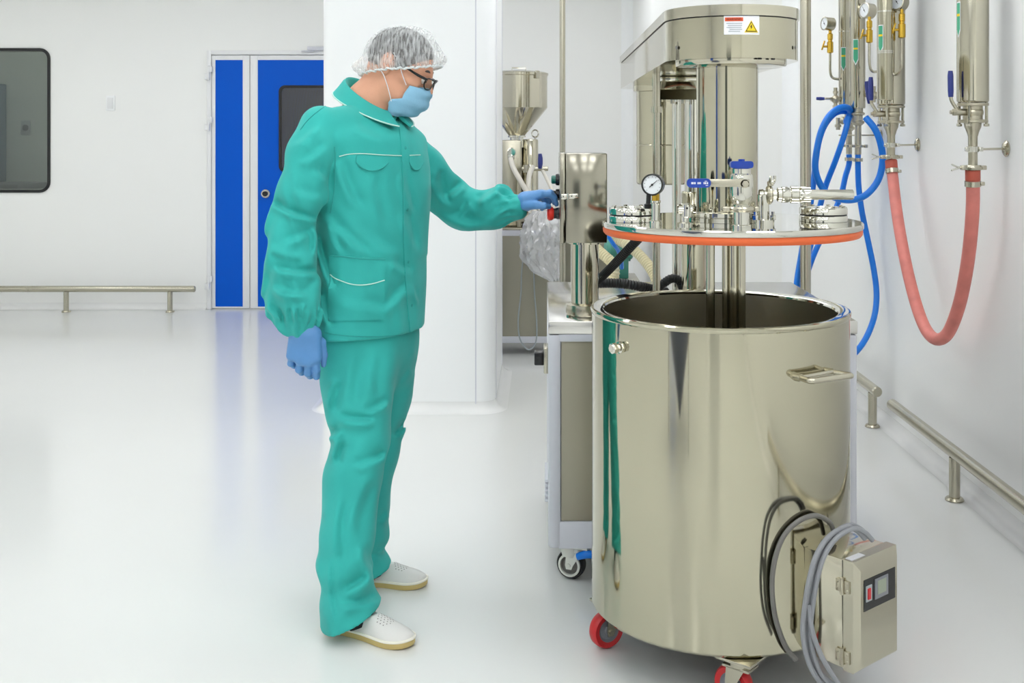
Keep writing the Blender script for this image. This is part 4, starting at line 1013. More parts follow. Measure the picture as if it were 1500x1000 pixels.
flow_label(SA, 1.575, 4.125, RA, -172, P(0, 55, 4.1).z, P(0, 2, 4.1).z, 13)
g2 = P(1318, 4, 5.0)
siphon_gauge(SB, g2, (-.75, -.6, .1), .036, [P(1306, 106, 5.02), P(1311, 109, 5.0), P(1317, 106, 4.98), P(1320.5, 96, 4.97), P(1321, 75, 4.97), P(1321, 56, 4.97)], dep=.045)

# left station: two tubes with small valves that feed the blue hoses
SCt = thing('pipe_station', (P(1250, 0, 5.75).x, 5.75, zB(250)), 'leftmost pair of slim steel wall pipes that feed the blue hoses', 'pipe')
XA, YA, rA_ = P(1236.5, 0, 5.86).x, 5.86, 8.0/FPX*5.86
XB, YB_, rB_ = P(1256, 0, 5.66).x, 5.66, 11.5/FPX*5.66
def z5(py, d=5.7): return CAMH-(py-VY)/FPX*d
part('main_tube', MB().lathe([(0, z5(153)), (rA_*.9, z5(153)), (rA_, z5(151)), (rA_, ZC)], (XA, YA, 0), segs=40), M['steel'], SCt)
part('main_tube', MB().lathe([(0, z5(159)), (rB_*.94, z5(159)), (rB_, z5(157)), (rB_, ZC)], (XB, YB_, 0), segs=48), M['steel'], SCt)
part('pipe_band', MB().pipe((XA, YA, z5(43)), (XA, YA, z5(41)), rA_+.002, rA_-.001, 32), M['mirror'], SCt)
flow_label(SCt, XA, YA, rA_, -112, z5(102), z5(66), 26)
flow_label(SCt, XB, YB_, rB_, -118, z5(97), z5(59), 20)
def outlet(X, Y, ztop, zbot, r):
    p = MB().lathe([(r*1.5, ztop), (r*1.5, ztop-.022), (r*2.0, ztop-.026), (r*2.0, ztop-.034), (r*1.4, ztop-.04), (r*1.4, ztop-.065), (r*1.9, ztop-.068), (r*1.9, ztop-.078), (r, ztop-.09), (r, zbot+.05), (r*1.8, zbot+.048), (r*1.8, zbot+.036), (r, zbot+.034), (r, zbot), (0, zbot)], (X, Y, 0), segs=28)
    part('outlet_valve', p, M['cast'], SCt)
    part('outlet_clamp', MB().lathe([(r, -.007), (r*2.1, -.005), (r*2.1, .005), (r, .007)], (X, Y, zbot+.042), segs=24).box((X+r*2.3, Y-.006, zbot+.042), (.018, .016, .016), None, .003).box((X-r*2.3, Y-.006, zbot+.042), (.016, .016, .014), None, .003), M['satin'], SCt)
    part('hose_band', MB().pipe((X, Y, zbot-.035), (X, Y, zbot-.018), r*1.45, r*.9, 24), M['satin'], SCt)
outlet(XA+.012, YA-.05, z5(166), z5(226), .0155)
outlet(XB, YB_-.01, z5(158), z5(226), .0165)
part('cross_rod', MB().cyl((XA-.04, YA-.05, z5(198)), (XR-.001, YB_, z5(198)), .004, segs=10), M['satin'], SCt)
part('wall_rosette', MB().lathe([(.028, 0), (.028, .004), (.02, .010), (.008, .015), (0, .015)], (XR-.0005, YB_, z5(198)), (-1, 0, 0), 24), M['satin'], SCt)
# side valve pointing left and its lever
zv5 = z5(144)
part('side_valve', MB().cyl((XA, YA, zv5), (XA-.075, YA-.03, zv5), .011, segs=16).ball((XA-.05, YA-.02, zv5), .022).cyl((XA-.05, YA-.02, zv5-.05), (XA-.05, YA-.02, zv5+.06), .010, segs=14).lathe([(.014, 0), (.014, .012), (0, .012)], (XA-.05, YA-.02, zv5+.03), segs=6).lathe([(.016, 0), (.016, .014), (0, .014)], (XA-.05, YA-.02, zv5-.045), segs=6), M['cast'], SCt)
part('valve_lever', MB().box((XA-.095, YA-.04, zv5+.002), (.05, .014, .012), None, .003), M['satin'], SCt)
part('lever_grip', MB().tube([(XA-.115, YA-.045, zv5+.002), (XA-.135, YA-.046, zv5+.002), (XA-.155, YA-.047, zv5+.003)], [.008, .0095, .008], 10, 4), M['navy'], SCt, label='dark blue lever grip')
part('drain_valve', MB().cyl((XA-.045, YA-.05, z5(190)), (XA-.045, YA-.05, z5(172)), .011, segs=12).cyl((XA-.045, YA-.05, z5(176)), (XA+.01, YA-.05, z5(176)), .011, segs=12).ball((XA-.02, YA-.05, z5(176)), .02).lathe([(.017, 0), (.017, .014), (0, .014)], (XA-.045, YA-.05, z5(186)), segs=6), M['cast'], SCt)
# second lever valve on the right tube
lzr = z5(138, 5.5)
part('side_valve', MB().cyl((XB+.02, YB_, lzr), (XB+.105, YB_-.03, lzr), .010, segs=14).ball((XB+.075, YB_-.025, lzr), .021).cyl((XB+.075, YB_-.025, lzr-.035), (XB+.075, YB_-.025, lzr+.045), .009, segs=12), M['cast'], SCt)
part('valve_lever', MB().tube([P(1277, 139, 5.55), P(1274, 146, 5.52), P(1273, 150, 5.52)], .007, 10, 4), M['satin'], SCt)
part('lever_grip', MB().tube([P(1274, 151, 5.51), P(1272, 140, 5.5), P(1270.5, 128, 5.5), P(1269.5, 119, 5.5)], [.010, .012, .012, .010], 12, 5), M['navy'], SCt, label='dark blue lever grip')
g1 = P(1214, 35, 5.8)
siphon_gauge(SCt, g1, (-.95, -.3, .06), .034, [P(1229, 116, 5.84), P(1222, 115, 5.83), P(1217.5, 111, 5.82), P(1216, 102, 5.82), P(1216, 90, 5.82), P(1216, 78, 5.82)], dep=.05)
g3 = P(1272, 16, 5.55)
siphon_gauge(SCt, g3, (-.9, -.42, .08), .038, [P(1284, 105, 5.5), P(1279, 105, 5.5), P(1275, 100, 5.5), P(1273.5, 88, 5.5), P(1273.5, 75, 5.5), P(1273.5, 63, 5.5)], dep=.05)

# ================================================================== HOSES on the right wall
def hose(pts, r, m, label, name='rubber_hose', d=5.7, n=10, group=None):
    q = [P(x, y, (w_[0] if w_ else d)) for x, y, *w_ in pts]
    return q, single(name, MB().tube(q, r, 16, n), m, label, 'hose', group)
br = .0165
hose([(1240, 178, 5.70), (1246, 163, 5.66), (1238, 157, 5.62), (1226, 160, 5.60), (1213, 172, 5.58), (1203, 192, 5.57), (1197, 217, 5.56), (1194, 243, 5.55), (1198, 262, 5.55), (1207, 278, 5.55), (1222, 289, 5.54), (1244, 293, 5.52), (1264, 288, 5.52), (1279, 275, 5.52), (1289, 257, 5.52), (1293, 232, 5.52), (1289, 207, 5.52), (1281, 188, 5.53), (1268, 172, 5.56)], br, M['hose'], 'blue hose coiled in a big ring below the left wall pipes')
hose([(1239, 181, 5.74), (1246, 168, 5.71), (1236, 163, 5.68), (1222, 167, 5.66), (1208, 184, 5.65), (1199, 210, 5.64), (1194, 245, 5.63), (1190, 280, 5.62), (1184, 320, 5.6), (1176, 360, 5.58), (1169, 400, 5.56), (1166, 424, 5.55)], .0145, M['hose'], 'blue hose hanging leftmost, passing behind the thick upright pipe')
hose([(1243, 172, 5.62), (1239, 190, 5.60), (1231, 215, 5.60), (1222, 240, 5.62), (1211, 268, 5.66), (1203, 295, 5.70), (1195, 330, 5.72), (1184, 372, 5.72), (1176, 400, 5.72), (1172, 422, 5.72)], .0145, M['hose'], 'blue hose slanting down left through the ring of the coiled hose')
q = VX+FPX*(XA+.012)/(YA-.05)
hose([(q, 226, 5.81), (q, 240, 5.81), (1238.5, 258, 5.81), (1233, 282, 5.81), (1224, 306, 5.81), (1210, 336, 5.81), (1197, 362, 5.81), (1188, 384, 5.81), (1182, 402, 5.81)], .0145, M['hose'], 'blue hose from the first lower outlet, passing behind the lid')
q = VX+FPX*XB/(YB_-.01)
hose([(q, 226, 5.65), (q, 245, 5.65), (1258, 275, 5.65), (1263, 312, 5.63), (1272, 355, 5.6), (1280, 395, 5.58), (1284, 430, 5.55), (1281, 462, 5.5), (1270, 492, 5.45), (1255, 514, 5.4), (1235, 530, 5.35)], .0145, M['hose'], 'longest blue hose, hanging from the second outlet down past the tank')
rq = [P(1306.4+.2, 238, 5.1), P(1308, 262, 5.08), P(1313, 305, 5.0), P(1321, 355, 4.9), P(1332, 408, 4.8), P(1345, 455, 4.7), P(1358, 485, 4.6), P(1373, 497, 4.5), P(1389, 487, 4.42), P(1404, 450, 4.33), P(1414, 405, 4.25), P(1421, 355, 4.18), P(1425, 300, 4.14), P(1425, 253, 4.125)]
rq[0].x = 1.577; rq[-1].x = 1.575
rh = thing('rubber_hose', base_of(rq), 'thick stained red hose hanging in a deep loop on the right wall', 'hose')
part('hose_body', MB().tube(rq, .0245, 20, 14), M['redhose'], rh)
for a, b in ((rq[0], rq[1]), (rq[-1], rq[-2])):
    dv = (b-a).normalized()
    part('hose_cuff', MB().cyl(a+Vector((0, 0, .012)), a+dv*.03, .027, segs=24, bev=.003), mat('red_cuff', (186, 88, 70), .5), rh)
    part('hose_band', MB().pipe(a+dv*.03, a+dv*.05, .029, .024, 28).box(a+dv*.04+Vector((.03, -.01, 0)), (.016, .02, .014), None, .003), M['satin'], rh)
# ================================================================== THE PERSON (signed distance fields -> smooth surface nets)
def grid(*segs):   # (start, stop, step) pieces joined into one axis
    out = []
    for a, b, s in segs: out += list(np.arange(a, b-1e-9, s))
    out.append(segs[-1][1]); return np.array(out)
def nets(fn, xs, ys, zs):
    X, Y, Z = np.meshgrid(xs, ys, zs, indexing='ij', sparse=True)
    F = fn(X, Y, Z).astype(np.float64)
    S = F < 0
    c = np.zeros(tuple(n-1 for n in F.shape), int)
    cor = [(i, j, k) for i in (0, 1) for j in (0, 1) for k in (0, 1)]
    nx, ny, nz = c.shape
    for i, j, k in cor: c += S[i:i+nx, j:j+ny, k:k+nz]
    act = np.argwhere((c > 0) & (c < 8))
    idx = -np.ones(c.shape, int); idx[tuple(act.T)] = np.arange(len(act))
    acc = np.zeros((len(act), 3)); cnt = np.zeros(len(act))
    A = act
    for a in cor:
        for ax in range(3):
            if a[ax]: continue
            b = list(a); b[ax] = 1
            ia = A+np.array(a); ib = A+np.array(b)
            fa = F[tuple(ia.T)]; fb = F[tuple(ib.T)]
            m = (fa < 0) != (fb < 0)
            t = np.where(m, fa/(fa-fb+1e-20), 0)
            pa = np.stack([xs[ia[:, 0]], ys[ia[:, 1]], zs[ia[:, 2]]], 1); pb = np.stack([xs[ib[:, 0]], ys[ib[:, 1]], zs[ib[:, 2]]], 1)
            acc += np.where(m[:, None], pa+(pb-pa)*t[:, None], 0); cnt += m
    V = acc/np.maximum(cnt, 1)[:, None]
    faces = []
    for ax in range(3):
        n = F.shape
        sl0 = [slice(1, n[q]-1) for q in range(3)]; sl1 = list(sl0)
        sl0[ax] = slice(0, n[ax]-1); sl1[ax] = slice(1, n[ax])
        s0 = S[tuple(sl0)]; s1 = S[tuple(sl1)]
        e = np.argwhere(s0 != s1); off = np.array([1, 1, 1]); off[ax] = 0; e = e+off
        u, v = [(1, 2), (2, 0), (0, 1)][ax]
        du = np.zeros(3, int); du[u] = 1; dv = np.zeros(3, int); dv[v] = 1
        q = [idx[tuple((e-du-dv).T)], idx[tuple((e-dv).T)], idx[tuple(e.T)], idx[tuple((e-du).T)]]
        Q = np.stack(q, 1)
        fl = S[tuple(e.T)]
        Q[~fl] = Q[~fl][:, ::-1]
        faces.append(Q)
    Fc = np.concatenate(faces); Fc = Fc[(Fc >= 0).all(1)]
    return V, Fc
def relax(V, Fc, it=2, w=.5):
    E = np.concatenate([Fc[:, [0, 1]], Fc[:, [1, 2]], Fc[:, [2, 3]], Fc[:, [3, 0]]])
    for _ in range(it):
        s = np.zeros_like(V); n = np.zeros(len(V))
        for a, b in ((0, 1), (1, 0)):
            np.add.at(s, E[:, a], V[E[:, b]]); np.add.at(n, E[:, a], 1)
        V = V+w*(s/np.maximum(n, 1)[:, None]-V)
    return V
def smin(a, b, k):
    h = np.maximum(k-np.abs(a-b), 0)/k
    return np.minimum(a, b)-h*h*k*.25
def smax(a, b, k): return -smin(-a, -b, k)
def cone(X, Y, Z, a, b, ra, rb):
    a = np.array(a); ba = np.array(b)-a; L = ba @ ba+1e-12
    t = np.clip(((X-a[0])*ba[0]+(Y-a[1])*ba[1]+(Z-a[2])*ba[2])/L, 0, 1)
    return np.sqrt((X-a[0]-ba[0]*t)**2+(Y-a[1]-ba[1]*t)**2+(Z-a[2]-ba[2]*t)**2)-(ra+(rb-ra)*t)
def chain(X, Y, Z, pts, rad, k=.02):
    d = None
    for i in range(len(pts)-1):
        e = cone(X, Y, Z, pts[i], pts[i+1], rad[i], rad[i+1])
        d = e if d is None else smin(d, e, k)
    return d
def ell(X, Y, Z, c, r, ax=None):
    x, y, z = X-c[0], Y-c[1], Z-c[2]
    if ax is not None:
        x, y, z = [x*a[0]+y*a[1]+z*a[2] for a in ax]
    k0 = np.sqrt((x/r[0])**2+(y/r[1])**2+(z/r[2])**2); k1 = np.sqrt((x/r[0]**2)**2+(y/r[1]**2)**2+(z/r[2]**2)**2)+1e-9
    return k0*(k0-1)/k1
def smooth_interp(z, zk, vk):
    zk = np.array(zk); vk = np.array(vk); o = np.argsort(zk); zk = zk[o]; vk = vk[o]
    m = np.gradient(vk, zk)
    i = np.clip(np.searchsorted(zk, z)-1, 0, len(zk)-2); h = zk[i+1]-zk[i]; t = np.clip((z-zk[i])/h, 0, 1)
    return (2*t**3-3*t**2+1)*vk[i]+(t**3-2*t**2+t)*h*m[i]+(-2*t**3+3*t**2)*vk[i+1]+(t**3-t**2)*h*m[i+1]
def column(X, Y, Z, rows, u, cap=.02, p=2.0):
    """rows: (z, cx, cy, ru, rv); u is the lateral direction of the section"""
    r = np.array(rows); z1, z0 = r[:, 0].max(), r[:, 0].min()
    zz = np.clip(Z, z0, z1)
    cx, cy, ru, rv = [smooth_interp(zz, r[:, 0], r[:, i]) for i in range(1, 5)]
    a = ((X-cx)*u[0]+(Y-cy)*u[1]); b = ((X-cx)*(-u[1])+(Y-cy)*u[0])
    k0 = (np.abs(a/ru)**p+np.abs(b/rv)**p)**(1/p)
    k1 = np.sqrt((a/ru**2)**2+(b/rv**2)**2)+1e-9
    d = np.where(k0 > .3, (k0-1)*np.sqrt(a*a+b*b+1e-9)/np.maximum(k0, .05), -.7*np.minimum(ru, rv))
    return smax(d, np.maximum(Z-z1, z0-Z), cap)

TH = math.radians(30)
F_ = np.array((math.cos(TH), -math.sin(TH), 0)); R_ = np.array((-math.sin(TH), -math.cos(TH), 0)); U_ = np.array((0, 0, 1.))
def PV(px, py, d): return np.array(P(px, py, d))
pc = P(541, 0, 3.42)
person = thing('person', (pc.x, 3.40, 0), 'person in green work jacket and trousers, hair net, mask and blue gloves', 'person')
def sdf_part(name, fn, xs, ys, zs, m, parent=None, it=2, label=None, w=.5):
    V, Fc = nets(fn, xs, ys, zs)
    V = relax(V, Fc, it, w)
    o = part(name, MBn(V, Fc), m, parent or person, 0, label)
    return o, V, Fc
def MBn(V, Fc):
    m = MB(); m.v = [Vector(p) for p in V]; m.f = [tuple(int(i) for i in f) for f in Fc]; return m

# ---- joints
DN, DF = 3.24, 3.59            # depth of the near and far shoulder
shN = PV(468, 196, DN+.01); elN = PV(423, 335, 3.22); wrN = PV(445, 474, 3.19)
shF = PV(590, 206, DF); elF = PV(668, 301, 3.73); wrF = PV(757, 302, 3.645)
neck = PV(545, 152, 3.42)
# ---- head frame
HC = PV(590, 97, 3.42)
yaw, pit = math.radians(7), math.radians(24)
hf0 = np.array((math.cos(yaw), -math.sin(yaw), 0)); hr = np.array((-math.sin(yaw), -math.cos(yaw), 0))
hf = hf0*math.cos(pit)-U_*math.sin(pit); hu = hf0*math.sin(pit)+U_*math.cos(pit)
def H(x, y, z): return HC+hf*x+hr*y+hu*z
def hl(X, Y, Z):
    a, b, c = X-HC[0], Y-HC[1], Z-HC[2]
    return [a*v[0]+b*v[1]+c*v[2] for v in (hf, hr, hu)]
def head_sdf(X, Y, Z):
    x, y, z = hl(X, Y, Z); ay = np.abs(y)
    d = ell(x, y, z, (-.012, 0, .018), (.098, .076, .088))
    d = smin(d, ell(x, y, z, (.036, 0, -.045), (.056, .060, .078)), .03)
    d = smin(d, ell(x, y, z, (.052, 0, -.10), (.036, .038, .028)), .03)
    d = smin(d, cone(x, ay, z, (-.004, .055, -.062), (.062, .022, -.112), .018, .018), .03)
    d = smin(d, cone(x, ay, z, (.078, .008, .008), (.066, .048, .006), .014, .012), .018)     # brow
    d = smin(d, cone(x, ay, z, (.066, .045, -.030), (.040, .058, -.026), .016, .014), .02)     # cheekbone
    d = smin(d, cone(x, y, z, (.086, 0, .0), (.108, 0, -.038), .009, .0115), .014)             # nose
    d = smin(d, cone(x, ay, z, (.098, .004, -.043), (.092, .014, -.044), .008, .007), .010)
    d = smax(d, -ell(x, ay, z, (.097, .031, -.012), (.016, .019, .012)), .012)                 # eye sockets
    d = smin(d, cone(x, ay, z, (.090, 0, -.070), (.078, .020, -.070), .007, .005), .008)       # lips
    d = smin(d, cone(x, ay, z, (.087, 0, -.081), (.077, .017, -.080), .007, .005), .008)
    e = ell(x, ay, z, (-.028, .081, -.008), (.021, .010, .034), ((.96, .12, .2), (-.12, .99, 0), (-.2, 0, .98)))
    e = smax(e, -ell(x, ay, z, (-.024, .094, -.004), (.012, .010, .021)), .006)
    d = smin(d, e, .008)
    return d
def body_sdf(X, Y, Z):
    d = head_sdf(X, Y, Z)
    d = smin(d, chain(X, Y, Z, [H(-.030, 0, -.045), PV(560, 135, 3.42), neck-F_*.015, neck-U_*.12-F_*.02], [.062, .058, .066, .09]), .03)
    d = smin(d, cone(X, Y, Z, H(-.052, 0, -.05), neck-F_*.05-U_*.03, .035, .05), .03)
    t = [(1.49, neck[0]-.01, neck[1], .08, .06), (1.44, neck[0]-.02, neck[1], .12, .07), (1.30, neck[0]-.01, 3.42, .165, .10), (1.1, -.53, 3.42, .145, .095), (.92, -.53, 3.42, .155, .10), (.84, -.53, 3.42, .15, .095)]
    d = smin(d, column(X, Y, Z, t, R_), .03)
    d = smin(d, chain(X, Y, Z, [shN+np.array((.02, .03, -.03)), elN, wrN, PV(444, 500, 3.185)], [.042, .040, .030, .028]), .03)
    d = smin(d, chain(X, Y, Z, [shF+np.array((-.01, -.02, -.03)), elF, wrF, PV(775, 296, 3.64)], [.042, .040, .030, .026]), .03)
    d = smin(d, chain(X, Y, Z, [PV(525, 500, 3.36), PV(520, 690, 3.29), PV(517, 885, 3.22)], [.076, .050, .036]), .03)
    d = smin(d, chain(X, Y, Z, [PV(555, 500, 3.48), PV(541, 680, 3.53), PV(533, 826, 3.57)], [.070, .048, .034]), .03)
    d = smin(d, chain(X, Y, Z, [PV(517, 885, 3.22), PV(521, 910, 3.215), PV(572, 932, 3.165)], [.036, .030, .018]), .02)
    d = smin(d, chain(X, Y, Z, [PV(533, 826, 3.57), PV(537, 842, 3.57), PV(592, 850, 3.565)], [.034, .030, .016]), .02)
    return d
xs = grid((-.84, -.60, .013), (-.60, -.28, .0045), (-.28, .03, .013)); ys = grid((3.02, 3.29, .014), (3.29, 3.56, .0045), (3.56, 3.82, .014)); zs = grid((-.02, 1.40, .016), (1.40, 1.77, .0045))
sdf_part('body', body_sdf, xs, ys, zs, M['skin'], it=2)
# eyes
eyeM = mat('eye_white', (225, 222, 215), .2); iris = mat('eye_iris', (58, 46, 36), .15)
for s in (1, -1):
    c = Vector(H(.0825, .031*s, -.012)); e = part('eye', MB().ball(c, .0115, segs=20, n=12), eyeM, person)
    gz = Vector(hf*.93-hu*.3+hr*.12*s).normalized()
    part('iris', MB().lathe([(.0056, .0103), (.003, .0114), (0, .0117)], c, gz, 16), iris, e)
# hair under the cap, brows
def hair_sdf(X, Y, Z):
    x, y, z = hl(X, Y, Z)
    d = ell(x, y, z, (-.014, 0, .020), (.103, .082, .094))
    cut = np.maximum(x*.75-z*.66-.045, (-.045-z)+np.maximum(x+.02, 0)*1.0)    # hairline: temple, nape
    d = smax(d, cut, .012)
    return smax(d, -(ell(x, np.abs(y), z, (-.026, .09, -.012), (.026, .03, .036))), .01)
sdf_part('hair', hair_sdf, grid((HC[0]-.16, HC[0]+.16, .0045)), grid((HC[1]-.13, HC[1]+.13, .0045)), grid((HC[2]-.12, HC[2]+.14, .0045)), M['hair'])
for s in (1, -1):
    part('eyebrow', MB().tube([H(.089, .014*s, .014), H(.085, .032*s, .018), H(.072, .05*s, .010)], [.003, .004, .002], 8, 6), M['hair'], person)
# ---- glasses
gl = part('glasses', MB().tube([H(.110, .004, -.010), H(.112, .016, -.001), H(.108, .036, .001), H(.099, .058, -.002), H(.096, .060, -.018), H(.101, .046, -.032), H(.109, .020, -.030), H(.110, .004, -.010)], .0022, 8, 6)
          .tube([H(.110, -.004, -.010), H(.112, -.016, -.001), H(.108, -.036, .001), H(.099, -.058, -.002), H(.096, -.060, -.018), H(.101, -.046, -.032), H(.109, -.020, -.030), H(.110, -.004, -.010)], .0022, 8, 6)
          .tube([H(.110, .004, -.008), H(.113, 0, -.006), H(.110, -.004, -.008)], .0022, 8, 4), M['blackg'], person, label='black-rimmed glasses')
for s in (1, -1):
    part('temple_arm', MB().tube([H(.099, .060*s, -.004), H(.094, .068*s, -.004), H(.07, .074*s, -.002), H(.03, .080*s, .004), H(-.012, .083*s, .010)], [.0036, .0042, .0042, .003, .002], 8, 6), M['blackg'], gl)
    part('lens', MB().add([H(.110, .006*s, -.010), H(.1115, .016*s, -.003), H(.108, .036*s, -.001), H(.099, .057*s, -.004), H(.097, .058*s, -.018), H(.102, .044*s, -.030), H(.109, .020*s, -.028)], [(0, 1, 2, 3, 4, 5, 6)]), M['lens'], gl)
# ---- surgical mask
mk = MB(); nu, nv = 28, 18
cen = [(.106, -.030), (.119, -.050), (.121, -.075), (.116, -.098), (.104, -.118), (.086, -.132), (.066, -.138)]
edg = [(.060, -.041), (.060, -.062), (.055, -.084), (.030, -.100), (.022, -.114), (.030, -.134), (.042, -.146)]
for layer in (0, 1):
    for j in range(nv+1):
        v = j/nv*6
        def I(tab, k): return float(np.interp(v, range(7), [t[k] for t in tab]))
        for i in range(nu+1):
            u = -1+2*i/nu; au = abs(u)
            w = au**2.2
            x = I(cen, 0)*(1-w)+I(edg, 0)*w; z = I(cen, 1)*(1-au**1.3)+I(edg, 1)*au**1.3
            half = float(np.interp(v, [0, 1, 3, 4, 6], [.068, .070, .071, .068, .056]))
            y = half*math.sin(u*PI/2*.92)/math.sin(PI/2*.92)
            pl = .0035*math.sin(v*PI*1.0)*(1-w)+(.002*math.sin(14*u+3*v) if au > .3 else 0)
            if j == 0: x += .002*(1-w)
            s = 1 if layer == 0 else 0
            mk.v.append(Vector(H(x+pl-.003*s, y*(1-.03*s), z)))
n1 = nu+1; N = n1*(nv+1)
for layer in (0, 1):
    o = layer*N
    for j in range(nv):
        for i in range(nu):
            q = (o+j*n1+i, o+j*n1+i+1, o+(j+1)*n1+i+1, o+(j+1)*n1+i); mk.f.append(q if layer else q[::-1])
bd = [i for i in range(nu)]+[j*n1+nu for j in range(nv)]+[nv*n1+i for i in range(nu, 0, -1)]+[j*n1 for j in range(nv, 0, -1)]
for a, b in zip(bd, bd[1:]+bd[:1]): mk.f.append((a, b, N+b, N+a))
msk = part('face_mask', mk, M['mask'], person, 60, label='pale blue surgical mask')
for s in (1, -1):
    part('ear_loop', MB().tube([H(.050, .069*s, -.044), H(.030, .082*s, -.020), H(.005, .089*s, .012), H(-.020, .088*s, .030)], .0014, 6, 6), M['label'], msk)
    part('ear_loop', MB().tube([H(.028, .070*s, -.106), H(.006, .077*s, -.075), H(-.020, .086*s, -.044), H(-.040, .090*s, -.030)], .0014, 6, 6), M['label'], msk)
part('nose_wire', MB().tube([H(.070, .052, -.040), H(.100, .03, -.032), H(.110, 0, -.031), H(.100, -.03, -.032), H(.070, -.052, -.040)], .002, 6, 6), M['mask'], msk)
# ---- bouffant cap
cz0 = PV(590, 101, 3.42)[2]; ctop = PV(590, 38.5, 3.42)[2]
cm = MB(); nu, nv = 120, 34
for j in range(nv+1):
    f = j/nv                                  # 0 rim .. 1 crown
    for i in range(nu):
        a = 2*PI*i/nu; ca, sa = math.cos(a), math.sin(a)
        el_ = f*PI/2
        rx = (.123 if ca > 0 else .128)
        prof = math.cos(el_)**.72 if f < 1 else 0
        puff = 1+.10*math.exp(-((f-.10)/.10)**2)*(1+.9*max(-ca, 0)**2)
        pin = 1-.055*math.exp(-(f/.03)**2)
        k = prof*puff*pin
        wr = .004*math.sin(9*a+2*f*6+1)*math.sin(PI*f)+.0035*math.sin(23*a+5*f)*math.exp(-((f-.1)/.16)**2)+.0025*math.sin(41*a)*math.exp(-(f/.1)**2)
        p = np.array((HC[0]-.002, HC[1], 0))+hf0*((rx+wr)*ca*k)+hr*((.098+wr)*sa*k)
        rim = -.004-.014*max(-ca, 0)**1.5+.012*max(ca, 0)**2
        z = cz0+rim*(1-f)+(ctop-cz0)*math.sin(el_)**1.0+wr*.6
        cm.v.append(Vector((p[0], p[1], z)))
for j in range(nv):
    for i in range(nu):
        i2 = (i+1) % nu; cm.f.append((j*nu+i, j*nu+i2, (j+1)*nu+i2, (j+1)*nu+i))
capo = part('hair_cap', cm, M['cap'], person, 0, label='translucent white bouffant hair cap')
rimp = [cm.v[i] for i in range(nu)]
part('elastic_band', MB().tube(rimp+[rimp[0]], .0036, 8, 1, rfun=lambda f, i: 1+.22*math.sin(i*2.1)), M['band'], capo)
part('cap_fold', MB().tube([H(.045, .055, .085), H(.075, .045, .070), H(.098, .035, .040)], .0022, 6, 6), M['band'], capo) if False else None

# ---- hands: five separate fingers each, covered by gloves
def hand_sdf(palm, fingers, k=.004):
    def f(X, Y, Z):
        d = None
        for a, b, ra, rb in palm:
            e = cone(X, Y, Z, a, b, ra, rb); d = e if d is None else smin(d, e, .016)
        for pts, rad in fingers:
            d = smin(d, chain(X, Y, Z, pts, [r*.93 for r in rad], .004), k)
        return d
    return f
w = lambda x, y, dd: PV(x, y, dd)
hd0 = 3.185
palmN = [(w(445, 470, 3.19), w(445, 488, hd0), .0315, .0325), (w(436, 488, hd0), w(428, 520, hd0+.004), .024, .017), (w(445, 488, hd0), w(441, 527, hd0), .022, .0165), (w(454, 488, hd0), w(453, 528, hd0-.002), .022, .0165), (w(460, 490, hd0), w(463, 524, hd0), .021, .0165)]
fingN = [([w(427.5, 520, hd0+.004), w(426, 532, hd0+.014), w(431, 535, hd0+.036), w(438, 531, hd0+.048)], [.0115, .0105, .0100, .0085]),
         ([w(440, 526, hd0), w(438, 541, hd0+.012), w(442, 545, hd0+.038), w(447, 540, hd0+.05)], [.0125, .0115, .0105, .009]),
         ([w(452.5, 528, hd0-.002), w(451, 546, hd0+.010), w(454, 550, hd0+.032), w(456, 547, hd0+.05)], [.0125, .0118, .0108, .009]),
         ([w(463, 524, hd0), w(463.5, 542, hd0+.004), w(463.5, 551, hd0+.016), w(463, 552, hd0+.030)], [.0125, .0118, .0105, .009]),
         ([w(456, 490, hd0+.004), w(470, 502, hd0+.014), w(474.5, 520, hd0+.018), w(474, 534, hd0+.024)], [.020, .0155, .0115, .0085])]
gN, _, _ = sdf_part('glove', hand_sdf(palmN, fingN), grid((-.74, -.58, .0022)), grid((3.10, 3.30, .0026)), grid((.72, .90, .0022)), M['glove'], it=1, label='blue nitrile glove on the hanging hand')
fd = 3.63
palmF = [(w(752, 304, 3.645), w(768, 297, 3.64), .028, .030), (w(770, 293, fd-.012), w(791, 285, fd-.028), .022, .0145), (w(770, 292, fd), w(793, 284, fd-.006), .022, .0150), (w(770, 293, fd+.012), w(792, 285, fd+.018), .021, .0145), (w(769, 296, fd+.02), w(788, 289, fd+.038), .020, .0135)]
fingF = [([w(791, 285, fd-.028), w(805, 284, fd-.024), w(812, 290, fd-.014), w(815, 299, fd-.006)], [.0122, .0115, .0104, .0088]),
         ([w(793, 284, fd-.006), w(806, 282.5, fd-.002), w(811, 288, fd+.006), w(812, 297, fd+.010)], [.0125, .0118, .0108, .0088]),
         ([w(792, 285, fd+.018), w(803, 285, fd+.022), w(806, 292, fd+.026), w(803, 299, fd+.026)], [.0120, .0112, .0104, .0085]),
         ([w(788, 289, fd+.038), w(797, 291, fd+.040), w(798, 299, fd+.040), w(794, 306, fd+.036)], [.0105, .0098, .009, .0078]),
         ([w(770, 300, fd-.02), w(786, 300, fd-.042), w(797, 301.5, fd-.044), w(804, 302.5, fd-.030)], [.020, .0145, .0118, .0092])]
sdf_part('glove', hand_sdf(palmF, fingF), grid((-.13, .08, .0022)), grid((3.52, 3.74, .0026)), grid((1.13, 1.30, .0022)), M['glove'], it=1, label='blue nitrile glove reaching for the buttons')

